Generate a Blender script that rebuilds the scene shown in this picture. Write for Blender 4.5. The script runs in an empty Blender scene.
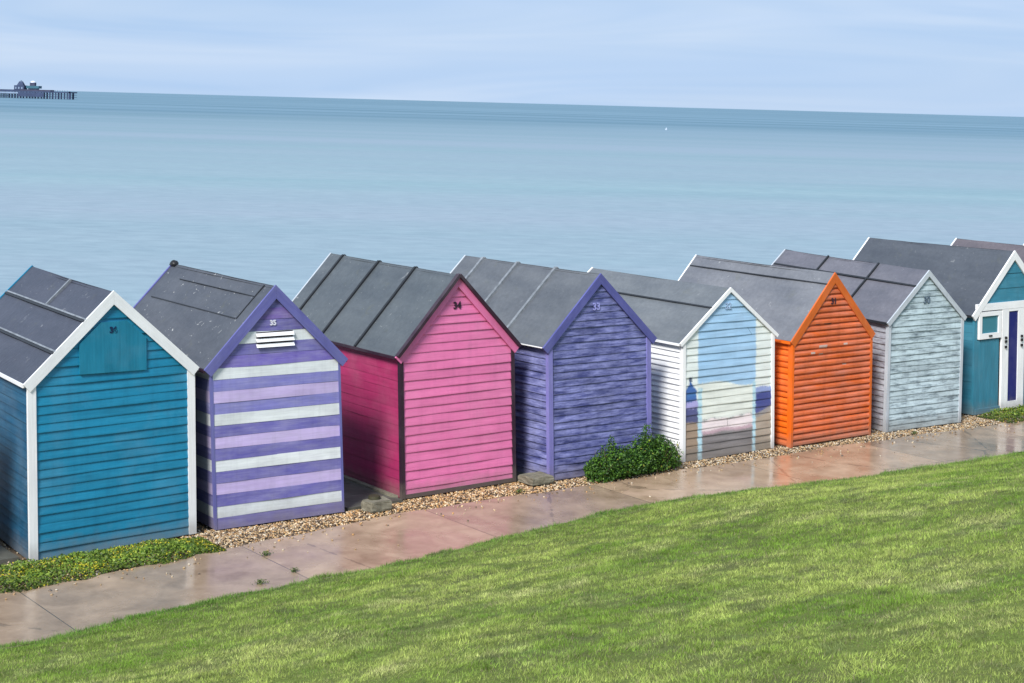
import bpy, math, random
import numpy as np
from mathutils import Vector

random.seed(7); rng = np.random.default_rng(7)
scene = bpy.context.scene
COL = scene.collection
PI = math.pi

# ------------------------------------------------------------------ frame of the row of huts
UA = math.radians(37.8)
U = np.array([math.cos(UA), math.sin(UA)])        # along the row
N = np.array([math.sin(UA), -math.cos(UA)])       # from the row towards the bank
def ts(t, s): return U * t + N * s                # row coordinates -> world xy

# ------------------------------------------------------------------ object helpers
def tag(o, label=None, cat=None, group=None, kind=None):
    if label: o['label'] = label
    if cat: o['category'] = cat
    if group: o['group'] = group
    if kind: o['kind'] = kind
    return o
def empty(name, loc, rz=0):
    o = bpy.data.objects.new(name, None); COL.objects.link(o)
    o.location = loc; o.rotation_euler = (0, 0, rz); o.empty_display_size = .3
    return o

class MB:
    """collects polygons, builds one mesh"""
    def __init__(s): s.v = []; s.f = []; s.uv = []; s.c = []; s.m = []
    def face(s, pts, uv=None, col=(1, 1, 1), mi=0):
        b = len(s.v); s.v += [tuple(p) for p in pts]; s.f.append(tuple(range(b, b + len(pts))))
        s.uv += uv if uv else [(p[0] + p[1], p[2]) for p in pts]
        s.c += [col] * len(pts); s.m.append(mi)
    def hexa(s, q, col=(1, 1, 1), mi=0):
        # q: 8 corners, 0-3 bottom ring ccw, 4-7 top ring
        def L(a, b): return math.dist(q[a], q[b])
        for idx in ((3, 2, 1, 0), (4, 5, 6, 7), (0, 1, 5, 4), (1, 2, 6, 5), (2, 3, 7, 6), (3, 0, 4, 7)):
            p = [q[i] for i in idx]; a = math.dist(p[0], p[1]); b = math.dist(p[1], p[2])
            o = random.random() * 5
            if a >= b: uv = [(o, 0), (o + a, 0), (o + a, b), (o, b)]
            else: uv = [(o, 0), (o, a), (o + b, a), (o + b, 0)]
            s.face(p, uv, col, mi)
    def build(s, name, mats, parent=None, smooth=False, merge=False):
        me = bpy.data.meshes.new(name); me.from_pydata(s.v, [], s.f)
        ul = me.uv_layers.new(name='UVMap'); ul.data.foreach_set('uv', np.array(s.uv, dtype=np.float32).ravel())
        ca = me.color_attributes.new('col', 'FLOAT_COLOR', 'CORNER')
        c = np.ones((len(s.c), 4), dtype=np.float32); c[:, :3] = np.array(s.c); ca.data.foreach_set('color', c.ravel())
        if not isinstance(mats, (list, tuple)): mats = [mats]
        for m in mats: me.materials.append(m)
        me.polygons.foreach_set('material_index', s.m)
        if smooth: me.polygons.foreach_set('use_smooth', [True] * len(s.f))
        me.update()
        if merge:
            import bmesh
            bm = bmesh.new(); bm.from_mesh(me); bmesh.ops.remove_doubles(bm, verts=bm.verts, dist=1e-4); bm.to_mesh(me); bm.free()
        o = bpy.data.objects.new(name, me); COL.objects.link(o)
        if parent: o.parent = parent
        return o

# ------------------------------------------------------------------ noise in numpy
def hash2(ix, iy, seed):
    h = (ix.astype(np.int64) * 374761393 + iy.astype(np.int64) * 668265263 + seed * 1442695041) & 0xFFFFFFFF
    h = ((h ^ (h >> 13)) * 1274126177) & 0xFFFFFFFF
    return ((h ^ (h >> 16)) & 0xFFFF) / 65535.0
def vnoise(x, y, seed=0):
    x = np.asarray(x, float); y = np.asarray(y, float)
    ix = np.floor(x); iy = np.floor(y); fx = x - ix; fy = y - iy
    fx = fx * fx * (3 - 2 * fx); fy = fy * fy * (3 - 2 * fy)
    a = hash2(ix, iy, seed); b = hash2(ix + 1, iy, seed); c = hash2(ix, iy + 1, seed); d = hash2(ix + 1, iy + 1, seed)
    return a * (1 - fx) * (1 - fy) + b * fx * (1 - fy) + c * (1 - fx) * fy + d * fx * fy
def fbm(x, y, seed=0, oct=4):
    s = 0; a = .5; t = 0
    for i in range(oct):
        s = s + a * vnoise(np.asarray(x) * 2 ** i, np.asarray(y) * 2 ** i, seed + i * 17); t += a; a *= .55
    return s / t

# ------------------------------------------------------------------ materials
class NT:
    def __init__(s, name):
        s.m = bpy.data.materials.new(name); s.m.use_nodes = True; s.t = s.m.node_tree; s.t.nodes.clear()
        s.out = s.t.nodes.new('ShaderNodeOutputMaterial')
    def n(s, typ, **kw):
        o = s.t.nodes.new(typ)
        for k, v in kw.items():
            if k in o.inputs: s.set(o.inputs[k], v)
            else: setattr(o, k, v)
        return o
    def set(s, sock, v):
        if isinstance(v, bpy.types.NodeSocket): s.t.links.new(v, sock)
        else: sock.default_value = v
    def noise(s, vec, scale, detail=4, rough=.55, dist=0.0):
        o = s.n('ShaderNodeTexNoise'); s.set(o.inputs['Vector'], vec); o.inputs['Scale'].default_value = scale
        o.inputs['Detail'].default_value = detail; o.inputs['Roughness'].default_value = rough; o.inputs['Distortion'].default_value = dist
        return o.outputs['Fac']
    def mapping(s, vec, scale=(1, 1, 1), rot=(0, 0, 0), loc=(0, 0, 0)):
        o = s.n('ShaderNodeMapping'); s.set(o.inputs['Vector'], vec); o.inputs['Scale'].default_value = scale
        o.inputs['Rotation'].default_value = rot; o.inputs['Location'].default_value = loc
        return o.outputs['Vector']
    def ramp(s, fac, a, b, ca=(0, 0, 0, 1), cb=(1, 1, 1, 1)):
        o = s.n('ShaderNodeValToRGB'); s.set(o.inputs['Fac'], fac)
        e = o.color_ramp.elements; e[0].position = a; e[1].position = b; e[0].color = ca; e[1].color = cb
        return o.outputs['Color']
    def mix(s, fac, a, b, mode='MIX'):
        o = s.n('ShaderNodeMix', data_type='RGBA', blend_type=mode)
        s.set(o.inputs[0], fac); s.set(o.inputs[6], a); s.set(o.inputs[7], b)
        return o.outputs[2]
    def math(s, op, a, b=0.0, c=None):
        o = s.n('ShaderNodeMath', operation=op); s.set(o.inputs[0], a); s.set(o.inputs[1], b)
        if c is not None: s.set(o.inputs[2], c)
        return o.outputs[0]
    def bump(s, h, strength=.3, dist=.01):
        o = s.n('ShaderNodeBump'); s.set(o.inputs['Height'], h); o.inputs['Strength'].default_value = strength
        o.inputs['Distance'].default_value = dist
        return o.outputs['Normal']
    def bsdf(s, color, rough=.6, spec=.5, normal=None, coat=0):
        o = s.n('ShaderNodeBsdfPrincipled'); s.set(o.inputs['Base Color'], color); s.set(o.inputs['Roughness'], rough)
        s.set(o.inputs['Specular IOR Level'], spec)
        if normal is not None: s.set(o.inputs['Normal'], normal)
        s.t.links.new(o.outputs[0], s.out.inputs[0])
        return o
def C(r, g, b): return (r, g, b, 1)
def srgb(r, g, b, k=1.0):
    f = lambda v: (v / 255 / 12.92) if v / 255 <= .04045 else ((v / 255 + .055) / 1.055) ** 2.4
    return (f(r) * k, f(g) * k, f(b) * k, 1)

def paint(name, base, alt=None, peel=0.0, pscale=5.0, rough=.5, dirt=.25, stretch=.18, soft=.12, alt_amt=1.0):
    """painted timber: uv x runs along the board"""
    t = NT(name); uv = t.n('ShaderNodeUVMap').outputs[0]
    at = t.n('ShaderNodeAttribute'); at.attribute_name = 'col'
    g = t.noise(t.mapping(uv, (1.6, 45, 1)), 1.0, 4, .55)
    m = t.noise(t.mapping(uv, (1.2, 4, 1)), 1.3, 4, .6)
    col = t.mix(1.0, C(*base[:3]), at.outputs['Color'], 'MULTIPLY')
    if peel > 0:
        p = t.noise(t.mapping(uv, (pscale * stretch, pscale, 1)), 1.6, 6, .66, .08)
        fine = t.noise(t.mapping(uv, (5, 110, 1)), 1.0, 3, .6)
        p = t.math('ADD', t.math('MULTIPLY', p, .74), t.math('MULTIPLY', fine, .26))
        p = t.ramp(p, .5 + .5 * (0.5 - peel) - soft, .5 + .5 * (0.5 - peel) + soft)
        ac = t.mix(1.0, C(*alt[:3]), t.ramp(g, .3, .7, C(.75, .75, .75), C(1.1, 1.1, 1.1)), 'MULTIPLY')
        p = t.math('MULTIPLY', p, alt_amt)
        col = t.mix(p, col, ac)
    ob = t.n('ShaderNodeTexCoord').outputs['Object']
    dr = t.noise(t.mapping(ob, (9, 9, .9)), 1.0, 5, .65); big = t.noise(ob, 1.4, 5, .6)
    col = t.mix(1.0, col, t.ramp(dr, .30, .52, C(1 - dirt * .55, 1 - dirt * .55, 1 - dirt * .5), C(1, 1, 1)), 'MULTIPLY')
    col = t.mix(t.ramp(big, .5, .75, C(0, 0, 0), C(.07, .07, .07)), col, C(.62, .64, .66))
    dk = t.ramp(m, .3, .72, C(1 - dirt, 1 - dirt, 1 - dirt), C(1.05, 1.05, 1.05))
    col = t.mix(1.0, col, dk, 'MULTIPLY')
    gk = t.ramp(g, .3, .6, C(.92, .92, .92), C(1, 1, 1)); col = t.mix(1.0, col, gk, 'MULTIPLY')
    # splash dirt near the ground
    geo = t.n('ShaderNodeNewGeometry'); sep = t.n('ShaderNodeSeparateXYZ'); t.set(sep.inputs[0], geo.outputs['Position'])
    w = t.math('ADD', sep.outputs[2], t.math('MULTIPLY', t.math('SUBTRACT', t.noise(geo.outputs['Position'], 7, 4), .5), .25))
    sp = t.ramp(w, 0.02, .26, C(.85, .85, .85), C(0, 0, 0))
    col = t.mix(sp, col, t.mix(.55, col, C(.2, .17, .14)))
    r = t.math('ADD', rough - .1, t.math('MULTIPLY', m, .25))
    t.bsdf(col, r, .4, t.bump(g, .25, .003))
    return t.m

def felt(name, base, seed=0.0, wet=.5, spots=.0):
    t = NT(name); tc = t.n('ShaderNodeTexCoord').outputs['Object']; uv = t.mapping(tc, (1, 1, 1), loc=(seed, seed * .7, 0))
    a = t.noise(uv, 1.3, 5, .6, .4); b = t.noise(uv, 240, 2, .5)
    c = t.noise(t.mapping(uv, (2.5, .5, 2.5)), 1.6, 4, .6)
    col = t.mix(t.ramp(a, .3, .7), C(base[0] * .84, base[1] * .87, base[2] * .97), C(base[0] * 1.16, base[1] * 1.19, base[2] * 1.30))
    col = t.mix(1.0, col, t.ramp(c, .35, .65, C(.85, .86, .88), C(1.08, 1.07, 1.05)), 'MULTIPLY')
    col = t.mix(1.0, col, t.ramp(b, .3, .7, C(.92, .92, .92), C(1.06, 1.06, 1.06)), 'MULTIPLY')
    gr = t.noise(t.mapping(uv, (14, 14, 14)), 1.0, 4, .7)
    col = t.mix(1.0, col, t.ramp(gr, .3, .7, C(.88, .88, .88), C(1.1, 1.1, 1.1)), 'MULTIPLY')
    ms = t.noise(uv, 3.1, 6, .7); col = t.mix(t.math('MULTIPLY', t.ramp(ms, .60, .72), .35), col, C(.10, .105, .07))
    if spots:
        wp = t.noise(t.mapping(uv, (26, 26, 26)), 1.0, 2, .5); wp = t.ramp(wp, .735, .75); col = t.mix(t.math('MULTIPLY', wp, spots * .8), col, C(.5, .5, .48))
        v = t.noise(uv, 9, 3, .5, 1.0); v = t.ramp(v, .70, .74)
        col = t.mix(t.math('MULTIPLY', v, spots), col, C(.42, .43, .43))
    r = t.ramp(a, .25, .75, C(wet, wet, wet), C(wet + .25, wet + .25, wet + .25))
    wr = t.noise(t.mapping(uv, (2, 2, 2)), 2.2, 3, .5, 1.6)
    hb = t.math('ADD', t.math('ADD', t.math('MULTIPLY', a, 1.0), t.math('MULTIPLY', wr, .9)), t.math('MULTIPLY', b, .05))
    t.bsdf(col, r, .5, t.bump(hb, .5, .02))
    return t.m

def plain(name, base, rough=.6, var=.2, scale=8, spec=.4):
    t = NT(name); tc = t.n('ShaderNodeTexCoord').outputs['Object']
    a = t.noise(tc, scale, 5, .6)
    col = t.mix(t.ramp(a, .3, .7), C(*[c * (1 - var) for c in base[:3]]), C(*[min(1, c * (1 + var)) for c in base[:3]]))
    t.bsdf(col, rough, spec, t.bump(a, .3, .01))
    return t.m

# wood colours
WHITE = paint('white_paint', (.87, .88, .90), (.5, .5, .5), .08, 9, dirt=.08)
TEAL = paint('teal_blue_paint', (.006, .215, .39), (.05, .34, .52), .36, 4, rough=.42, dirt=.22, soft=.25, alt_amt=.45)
TEALSIDE_SHADED = paint('teal_blue_shaded_side', (.005, .075, .165), (.07, .22, .36), .36, 6, rough=.45, dirt=.25, stretch=.1, soft=.2, alt_amt=.6)  # teal darkened so the colour carries the shade on the side walls
TEALPANEL = paint('teal_panel_paint', (.008, .205, .34), (.05, .29, .42), .3, 3, rough=.45, dirt=.22, soft=.3, alt_amt=.5)
STRIPE = paint('striped_purple_white_paint', (1, 1, 1), (.55, .54, .66), .40, 6, rough=.5, dirt=.2, stretch=.25, soft=.2, alt_amt=.45)
VIOLET = paint('violet_trim_paint', (.115, .118, .37), (.24, .25, .50), .35, 6, rough=.5, dirt=.2, soft=.2, alt_amt=.6)
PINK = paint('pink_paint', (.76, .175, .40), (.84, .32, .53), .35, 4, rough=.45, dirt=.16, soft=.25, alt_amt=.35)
PINKSIDE_SHADED = paint('dark_pink_shaded_side_paint', (.38, .022, .115), (.52, .08, .21), .3, 6, rough=.5, dirt=.2, soft=.3, alt_amt=.4)  # maroon side paint, with shade of the gap darkened into it
PLUM = paint('dark_plum_paint', (.035, .014, .03), rough=.5)
INDIGO = paint('weathered_indigo_paint', (.055, .066, .23), (.30, .32, .66), .50, 9, rough=.55, dirt=.35, stretch=.20, soft=.10, alt_amt=.95)
INDIGOT = paint('indigo_trim_paint', (.092, .098, .33), (.18, .19, .45), .3, 6, rough=.5, dirt=.2, soft=.2, alt_amt=.6)
LILACT = paint('lilac_corner_paint', (.20, .19, .52), (.3, .3, .6), .3, 6, rough=.5, dirt=.2, soft=.2, alt_amt=.6)
MURAL = paint('mural_paint', (1, 1, 1), (.8, .8, .8), .04, 9, rough=.55, dirt=.10)
ORANGE = paint('orange_paint', (.74, .15, .018), (.50, .16, .06), .3, 6, rough=.5, dirt=.26, soft=.2, alt_amt=.5)
ORANGEF = paint('orange_front_paint', (1, 1, 1), (.8, .62, .6), .25, 5, rough=.45, dirt=.3, soft=.25, alt_amt=.35)
ORANGES = paint('bright_orange_side_paint', (.85, .15, .008), (.70, .12, .01), .3, 6, rough=.45, dirt=.12)
GREY = paint('flaking_pale_blue_paint', (.52, .64, .70), (.12, .165, .20), .39, 9, rough=.65, dirt=.3, stretch=.20, soft=.08, alt_amt=.95)
GREYSIDE_SHADED = paint('flaking_grey_shaded_side_paint', (.42, .44, .50), (.13, .10, .13), .42, 8, rough=.65, dirt=.25, stretch=.3, soft=.1, alt_amt=.8)  # flaking paint, its tone darkened to hold the shade between huts
GREYT = paint('pale_grey_trim_paint', (.55, .60, .66), (.3, .34, .4), .3, 6, rough=.6, dirt=.2, soft=.2, alt_amt=.5)
SEAGREEN = paint('sea_green_paint', (.035, .22, .33), (.09, .31, .43), .35, 4, rough=.45, dirt=.2, soft=.25, alt_amt=.5)
NAVY = paint('navy_paint', (.008, .013, .16), rough=.35, dirt=.15)
CREAM = paint('cream_paint', (.55, .50, .38), (.35, .3, .25), .2, 5)
BLACKM = plain('black_metal', (.015, .015, .017), .45, .2)
NUMDARK = plain('dark_number_paint', (.03, .012, .03), .5)
NUMBLUE = plain('dark_blue_number_paint', (.004, .02, .07), .5)
NUMWHITE = plain('white_number_paint', (.62, .62, .72), .5)
NUMLILAC = plain('lilac_number_paint', (.28, .29, .62), .5)
NUMPALE = plain('pale_blue_number_paint', (.30, .42, .60), .5)
NUMSTEEL = plain('dark_steel_number_paint', (.09, .13, .18), .5)
FELT = [felt('slate_felt_1', (.050, .055, .072), 1, .42, .3), felt('worn_grey_felt', (.070, .077, .088), 5, .5, 1.0),
        felt('smooth_grey_felt', (.078, .090, .094), 9, .42, .4), felt('mid_grey_felt', (.098, .106, .112), 14, .45, .1),
        felt('pale_grey_felt', (.125, .135, .137), 20, .42, .2), felt('light_grey_felt', (.150, .154, .160), 26, .42, .4),
        felt('purplish_grey_felt', (.125, .122, .134), 33, .45, .2), felt('slate_felt_2', (.062, .070, .080), 40, .45, .2),
        felt('brownish_felt', (.11, .095, .10), 47, .5, .2)]
BATDARK = plain('dark_batten_wood', (.018, .02, .024), .5)
BATLIGHT = plain('grey_batten_metal', (.19, .21, .235), .45, .35, 12)

# ------------------------------------------------------------------ hut
class Hut:
    def __init__(s, name, label, L, ang, w, ze, za, depth, va, lean, oh=.12, fo=.02, bo=.05, group='beach huts in the row'):
        s.w, s.za, s.D, s.oh, s.fo, s.bo = w, za, depth - bo, oh, fo, bo
        s.ze = ze                      # height of the roof edge tip
        s.lean = lean - .012
        s.dl = math.radians(va - ang)
        s.m = (za - ze) / (w / 2 + oh)  # roof pitch
        s.th = math.atan(s.m)
        cx, cy = w / 2 + s.D / 2 * math.cos(s.dl), s.D / 2 * math.sin(s.dl)
        s.c = (cx, cy)
        a = math.radians(ang)
        loc = (L[0] + cx * math.cos(a) - cy * math.sin(a), L[1] + cx * math.sin(a) + cy * math.cos(a), 0)
        s.e = empty(name, loc, a); tag(s.e, label, 'beach hut', group)
        s.rt = .045
    def P(s, a, d, z):
        return (a + d * math.cos(s.dl) + s.lean * z - s.c[0], d * math.sin(s.dl) - s.c[1], z)
    def top(s, a):    # top surface height of the roof over a
        return s.za - abs(a - s.w / 2) * s.m
    def under(s, a): return s.top(a) - s.rt / math.cos(s.th)
    def box(s, mb, a0, a1, d0, d1, z0, z1, col=(1, 1, 1)):
        P = s.P
        mb.hexa([P(a0, d0, z0), P(a1, d0, z0), P(a1, d1, z0), P(a0, d1, z0), P(a0, d0, z1), P(a1, d0, z1), P(a1, d1, z1), P(a0, d1, z1)], col)
    def R(s, side, f, d, h):   # point on the roof: f = 0 ridge .. 1 eave edge
        half = s.w / 2 + s.oh
        a = s.w / 2 + side * half * f; z = s.za - half * f * s.m
        a += side * math.sin(s.th) * h; z += math.cos(s.th) * h
        return s.P(a, d, z)
    # ---- clad wall
    def clad(s, which, mat, bh=.13, lip=.014, base=.004, prof='lap', colf=None, seg=.10, z0=.0, name=None, skip=None, vary=.07, grout=None):
        w, D = s.w, s.D
        mb = MB()
        if which == 'front': Q = lambda q, o, z: s.P(q, -o, z); rng_ = lambda z: s.grange(z)
        elif which == 'back': Q = lambda q, o, z: s.P(w - q, D + o, z); rng_ = lambda z: s.grange(z)
        elif which == 'left': Q = lambda q, o, z: s.P(-o, D - q, z); rng_ = lambda z: (0, D)
        else: Q = lambda q, o, z: s.P(w + o, q, z); rng_ = lambda z: (0, D)
        gable = which in ('front', 'back')
        ztop = s.under(w / 2) if gable else s.under(0) - .0
        if not gable: ztop = s.under(0)
        zc = z0; k = 0
        zeave = s.under(0)
        while zc < ztop - .005:
            zt = min(zc + bh, ztop)
            v = 1 + random.uniform(-vary, vary)
            if prof == 'lap': strips = [(0, lip), (.12, lip * .98), (1, base)]
            elif prof == 'log': strips = [(0, base), (.10, lip * .62), (.3, lip), (.62, lip * .92), (.86, lip * .5), (1, base)]
            else: strips = [(0, lip), (.5, lip), (.93, lip), (.94, base), (1, base)]
            zs = [(zc + (zt - zc) * f if zt - zc < bh * .99 else zc + bh * f, o) for f, o in strips]
            if gable and zc < zeave < zt:
                for i in range(len(zs) - 1):
                    if zs[i][0] < zeave < zs[i + 1][0]:
                        f = (zeave - zs[i][0]) / (zs[i + 1][0] - zs[i][0]); zs.insert(i + 1, (zeave, zs[i][1] + f * (zs[i + 1][1] - zs[i][1]))); break
            if colf:     # finer strips so that painted areas have clean edges
                zz = []
                for i in range(len(zs) - 1):
                    n = max(1, int((zs[i + 1][0] - zs[i][0]) / .016))
                    for j in range(n):
                        f = j / n; zz.append((zs[i][0] + f * (zs[i + 1][0] - zs[i][0]), zs[i][1] + f * (zs[i + 1][1] - zs[i][1])))
                zz.append(zs[-1]); zs = zz
            r0 = rng_(zc); n = max(1, int((r0[1] - r0[0]) / seg))
            off = random.random() * 7
            ph = [random.random() * 6 for _ in range(3)]
            jq = None; span = r0[1] - r0[0]
            fr_ = [i / n for i in range(n + 1)]
            if span > 1.0 and random.random() < .012:
                jq = random.uniform(.18, .82); fr_ = sorted([f for f in fr_ if abs(f - jq) > .012] + [jq - .0022, jq + .0022]); n = len(fr_) - 1
            tz = random.uniform(-.0022, .0022)
            def wob(q, z): return .0030 * math.sin(q * 2.1 + ph[0]) + .0016 * math.sin(q * 6.3 + ph[1]) + tz
            # underside
            def row(z, o): 
                a, b = rng_(z)
                return [(a + (b - a) * f, o + wob(a + (b - a) * f, z), z + (.0035 * math.sin((a + (b - a) * f) * 1.7 + ph[2]) if z > zs[0][0] - .001 and z < zs[0][0] + bh * .2 else 0)) for f in fr_]
            rows = [row(z, o) for z, o in zs]
            if strips[0][1] > base + .002:
                rows = [[(q, .0, z) for q, o, z in rows[0]]] + rows
            for i in range(len(rows) - 1):
                for j in range(n):
                    p = [rows[i][j], rows[i][j + 1], rows[i + 1][j + 1], rows[i + 1][j]]
                    qm = sum(x[0] for x in p) / 4; zm = sum(x[2] for x in p) / 4
                    if abs(p[0][0] - p[1][0]) < 1e-6 and abs(p[2][0] - p[3][0]) < 1e-6: continue
                    cc = (v, v, v)
                    isj = jq is not None and fr_[j + 1] - fr_[j] < .006
                    if colf:
                        c0 = colf(qm, zm, k); cc = tuple(x * (1 + (v - 1) * .6) for x in c0)
                    if isj: cc = tuple(x * .25 for x in cc)
                    mb.face([Q(*x) for x in p], [(x[0] + off, x[2] + k * 1.37 + (.02 if i == 0 else 0)) for x in p], cc)
            zc += bh; k += 1
        return mb.build(name or 'wall', mat, s.e)
    def grange(s, z):
        zeave = s.under(0)
        if z <= zeave: return (0, s.w)
        x = (z - zeave) / s.m
        return (min(x, s.w / 2 - .004), max(s.w - x, s.w / 2 + .004))
    def core(s, mat):
        """solid inner box so that no light leaks through board gaps; floor included"""
        mb = MB(); w, D = s.w, s.D; i = .012
        e = s.under(0) - i; t = s.under(w / 2) - i
        f = [s.P(i, i, .0), s.P(w - i, i, .0), s.P(w - i, i, e), s.P(w / 2, i, t), s.P(i, i, e)]
        b = [s.P(i, D - i, .0), s.P(w - i, D - i, .0), s.P(w - i, D - i, e), s.P(w / 2, D - i, t), s.P(i, D - i, e)]
        mb.face(f); mb.face(b[::-1])
        for k in range(5): mb.face([f[k], f[(k + 1) % 5], b[(k + 1) % 5], b[k]][::-1])
        return mb.build('light_stop_box', mat, s.e)
    def roof(s, mat, edge=None, ridge_cap=True):
        mb = MB(); nd, nf = 26, 10; half = s.w / 2 + s.oh
        d0, d1 = -s.fo, s.D + s.bo
        sd = random.random() * 50
        def hh(f, d, side): return (float(fbm(d * 1.7 + sd, f * 2.3 + side * 9, 3, 3)) - .5) * .022 - .010 * math.sin(PI * (d - d0) / (d1 - d0)) * (1 - f * .5)
        for side in (-1, 1):
            for i in range(nf):
                for j in range(nd):
                    q = [(i / nf, d0 + (d1 - d0) * j / nd), ((i + 1) / nf, d0 + (d1 - d0) * j / nd), ((i + 1) / nf, d0 + (d1 - d0) * (j + 1) / nd), (i / nf, d0 + (d1 - d0) * (j + 1) / nd)]
                    pts = [s.R(side, f, d, hh(f, d, side)) for f, d in q]
                    uv = [(d, f * half) for f, d in q]
                    if side < 0: pts, uv = pts[::-1], uv[::-1]
                    mb.face(pts, uv)
            # underside and edges
            t = -s.rt
            pts = [s.R(side, 0, d0, t), s.R(side, 1, d0, t), s.R(side, 1, d1, t), s.R(side, 0, d1, t)]
            mb.face(pts if side > 0 else pts[::-1])
            for j in range(nd):
                a, b = d0 + (d1 - d0) * j / nd, d0 + (d1 - d0) * (j + 1) / nd
                mb.face([s.R(side, 1, a, hh(1, a, side)), s.R(side, 1, b, hh(1, b, side)), s.R(side, 1, b, t), s.R(side, 1, a, t)])
            for d in (d0, d1):
                for i in range(nf):
                    f0, f1 = i / nf, (i + 1) / nf
                    mb.face([s.R(side, f0, d, hh(f0, d, side)), s.R(side, f1, d, hh(f1, d, side)), s.R(side, f1, d, t), s.R(side, f0, d, t)])
        o = mb.build('roof', mat, s.e, smooth=False, merge=True)
        o.data.polygons.foreach_set('use_smooth', [True] * len(o.data.polygons))
        try: o.data.set_sharp_from_angle(angle=math.radians(25))
        except Exception: pass
        s.roof_o = o
        return o
    def batten(s, side, f0, d0, f1, d1, mat, wd=.035, h=.022, name='roof_batten', drop=.004):
        """strip lying on the roof from (f0,d0) to (f1,d1)"""
        mb = MB(); half = (s.w / 2 + s.oh) / math.cos(s.th)
        dx, dy = (f1 - f0) * half, d1 - d0; L = math.hypot(dx, dy); nx, ny = -dy / L * wd / 2, dx / L * wd / 2
        n = 8
        def ring(k):
            f = f0 + (f1 - f0) * k / n; d = d0 + (d1 - d0) * k / n
            w_ = random.uniform(-.003, .003)
            return [s.R(side, f + nx / half, d + ny + w_, -.02), s.R(side, f - nx / half, d - ny + w_, -.02),
                    s.R(side, f - nx / half, d - ny + w_, h), s.R(side, f + nx / half, d + ny + w_, h)]
        rs = [ring(k) for k in range(n + 1)]
        for k in range(n):
            a, b = rs[k], rs[k + 1]
            for i in range(4): mb.face([a[i], a[(i + 1) % 4], b[(i + 1) % 4], b[i]])
        mb.face(rs[0]); mb.face(rs[-1][::-1])
        o = mb.build(name, mat, s.roof_o); return o
    def barge(s, mat, bw=.11, th=.028, lift=.012, back=True, backmat=None, sides=(-1, 1), ext=0.02, bbw=None):
        for end in ((0, 1) if back else (0,)):
            if end == 0: d1 = -s.fo - .002; d0 = d1 - th
            else: d0 = s.D + s.bo + .002; d1 = d0 + th
            W = bw if end == 0 else (bbw or bw)
            for side in sides:
                half = s.w / 2 + s.oh + ext
                A = (s.w / 2 + side * .0008, s.za + lift)
                E = (s.w / 2 + side * half, s.za + lift - half * s.m)
                E2 = (E[0] - side * math.sin(s.th) * W, E[1] - math.cos(s.th) * W)
                A2 = (A[0], A[1] - W / math.cos(s.th))
                mb = MB(); n = 6
                top = [(E[0] + (A[0] - E[0]) * k / n, E[1] + (A[1] - E[1]) * k / n) for k in range(n + 1)]
                bot = [(E2[0] + (A2[0] - E2[0]) * k / n, E2[1] + (A2[1] - E2[1]) * k / n) for k in range(n + 1)]
                Lb = half / math.cos(s.th)
                for k in range(n):
                    u0, u1 = Lb * k / n, Lb * (k + 1) / n
                    for d in (d0, d1):
                        p = [s.P(*bk) for bk in ((bot[k][0], d, bot[k][1]), (bot[k + 1][0], d, bot[k + 1][1]), (top[k + 1][0], d, top[k + 1][1]), (top[k][0], d, top[k][1]))]
                        uv = [(u0, 0), (u1, 0), (u1, W), (u0, W)]
                        mb.face(p, uv)
                    for q in (top, bot):
                        mb.face([s.P(q[k][0], d0, q[k][1]), s.P(q[k + 1][0], d0, q[k + 1][1]), s.P(q[k + 1][0], d1, q[k + 1][1]), s.P(q[k][0], d1, q[k][1])], [(u0, 0), (u1, 0), (u1, .03), (u0, .03)])
                for q in (0, n):
                    mb.face([s.P(bot[q][0], d0, bot[q][1]), s.P(top[q][0], d0, top[q][1]), s.P(top[q][0], d1, top[q][1]), s.P(bot[q][0], d1, bot[q][1])])
                mb.build('bargeboard', (backmat or mat) if end else mat, s.e)
    def corner(s, mat, fw=.06, sw=.05, o=.026, which=('fl', 'fr', 'bl', 'br')):
        for c in which:
            mb = MB()
            a0, a1 = (-o, fw) if c[1] == 'l' else (s.w - fw, s.w + o)
            d0, d1 = (-o, sw) if c[0] == 'f' else (s.D - sw, s.D + o)
            zt0, zt1 = s.under(a0) - .002, s.under(a1) - .002
            zt = min(zt0, zt1) if False else None
            P = s.P
            mb.hexa([P(a0, d0, 0), P(a1, d0, 0), P(a1, d1, 0), P(a0, d1, 0), P(a0, d0, zt0), P(a1, d0, zt1), P(a1, d1, zt1), P(a0, d1, zt0)])
            mb.build('corner_post', mat, s.e)
    def fascia(s, mat, h=.05):
        for side in (-1, 1):
            mb = MB(); a = s.w / 2 + side * (s.w / 2 + s.oh); z = s.za - (s.w / 2 + s.oh) * s.m
            a0, a1 = sorted((a - side * .002, a + side * .018))
            s.box(mb, a0, a1, -s.fo + .002, s.D + s.bo - .002, z - h, z - .004)
            mb.build('eaves_board', mat, s.e)
    def number(s, txt, a, z, size, mat, off=.022, spacing=1.0):
        cu = bpy.data.curves.new('number', 'FONT'); cu.body = txt; cu.size = size; cu.align_x = 'CENTER'; cu.align_y = 'CENTER'
        cu.extrude = .003; cu.offset = .004; cu.space_character = spacing
        to = bpy.data.objects.new('tmp_text', cu); COL.objects.link(to)
        dg = bpy.context.evaluated_depsgraph_get(); dg.update()
        me = bpy.data.meshes.new_from_object(to.evaluated_get(dg)); bpy.data.objects.remove(to)
        for v in me.vertices:
            x, y, q = v.co; v.co = s.P(a + x, -off - q, z + y)
        me.materials.clear(); me.materials.append(mat)
        o = bpy.data.objects.new('number', me); COL.objects.link(o); o.parent = s.e
        return o

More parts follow.
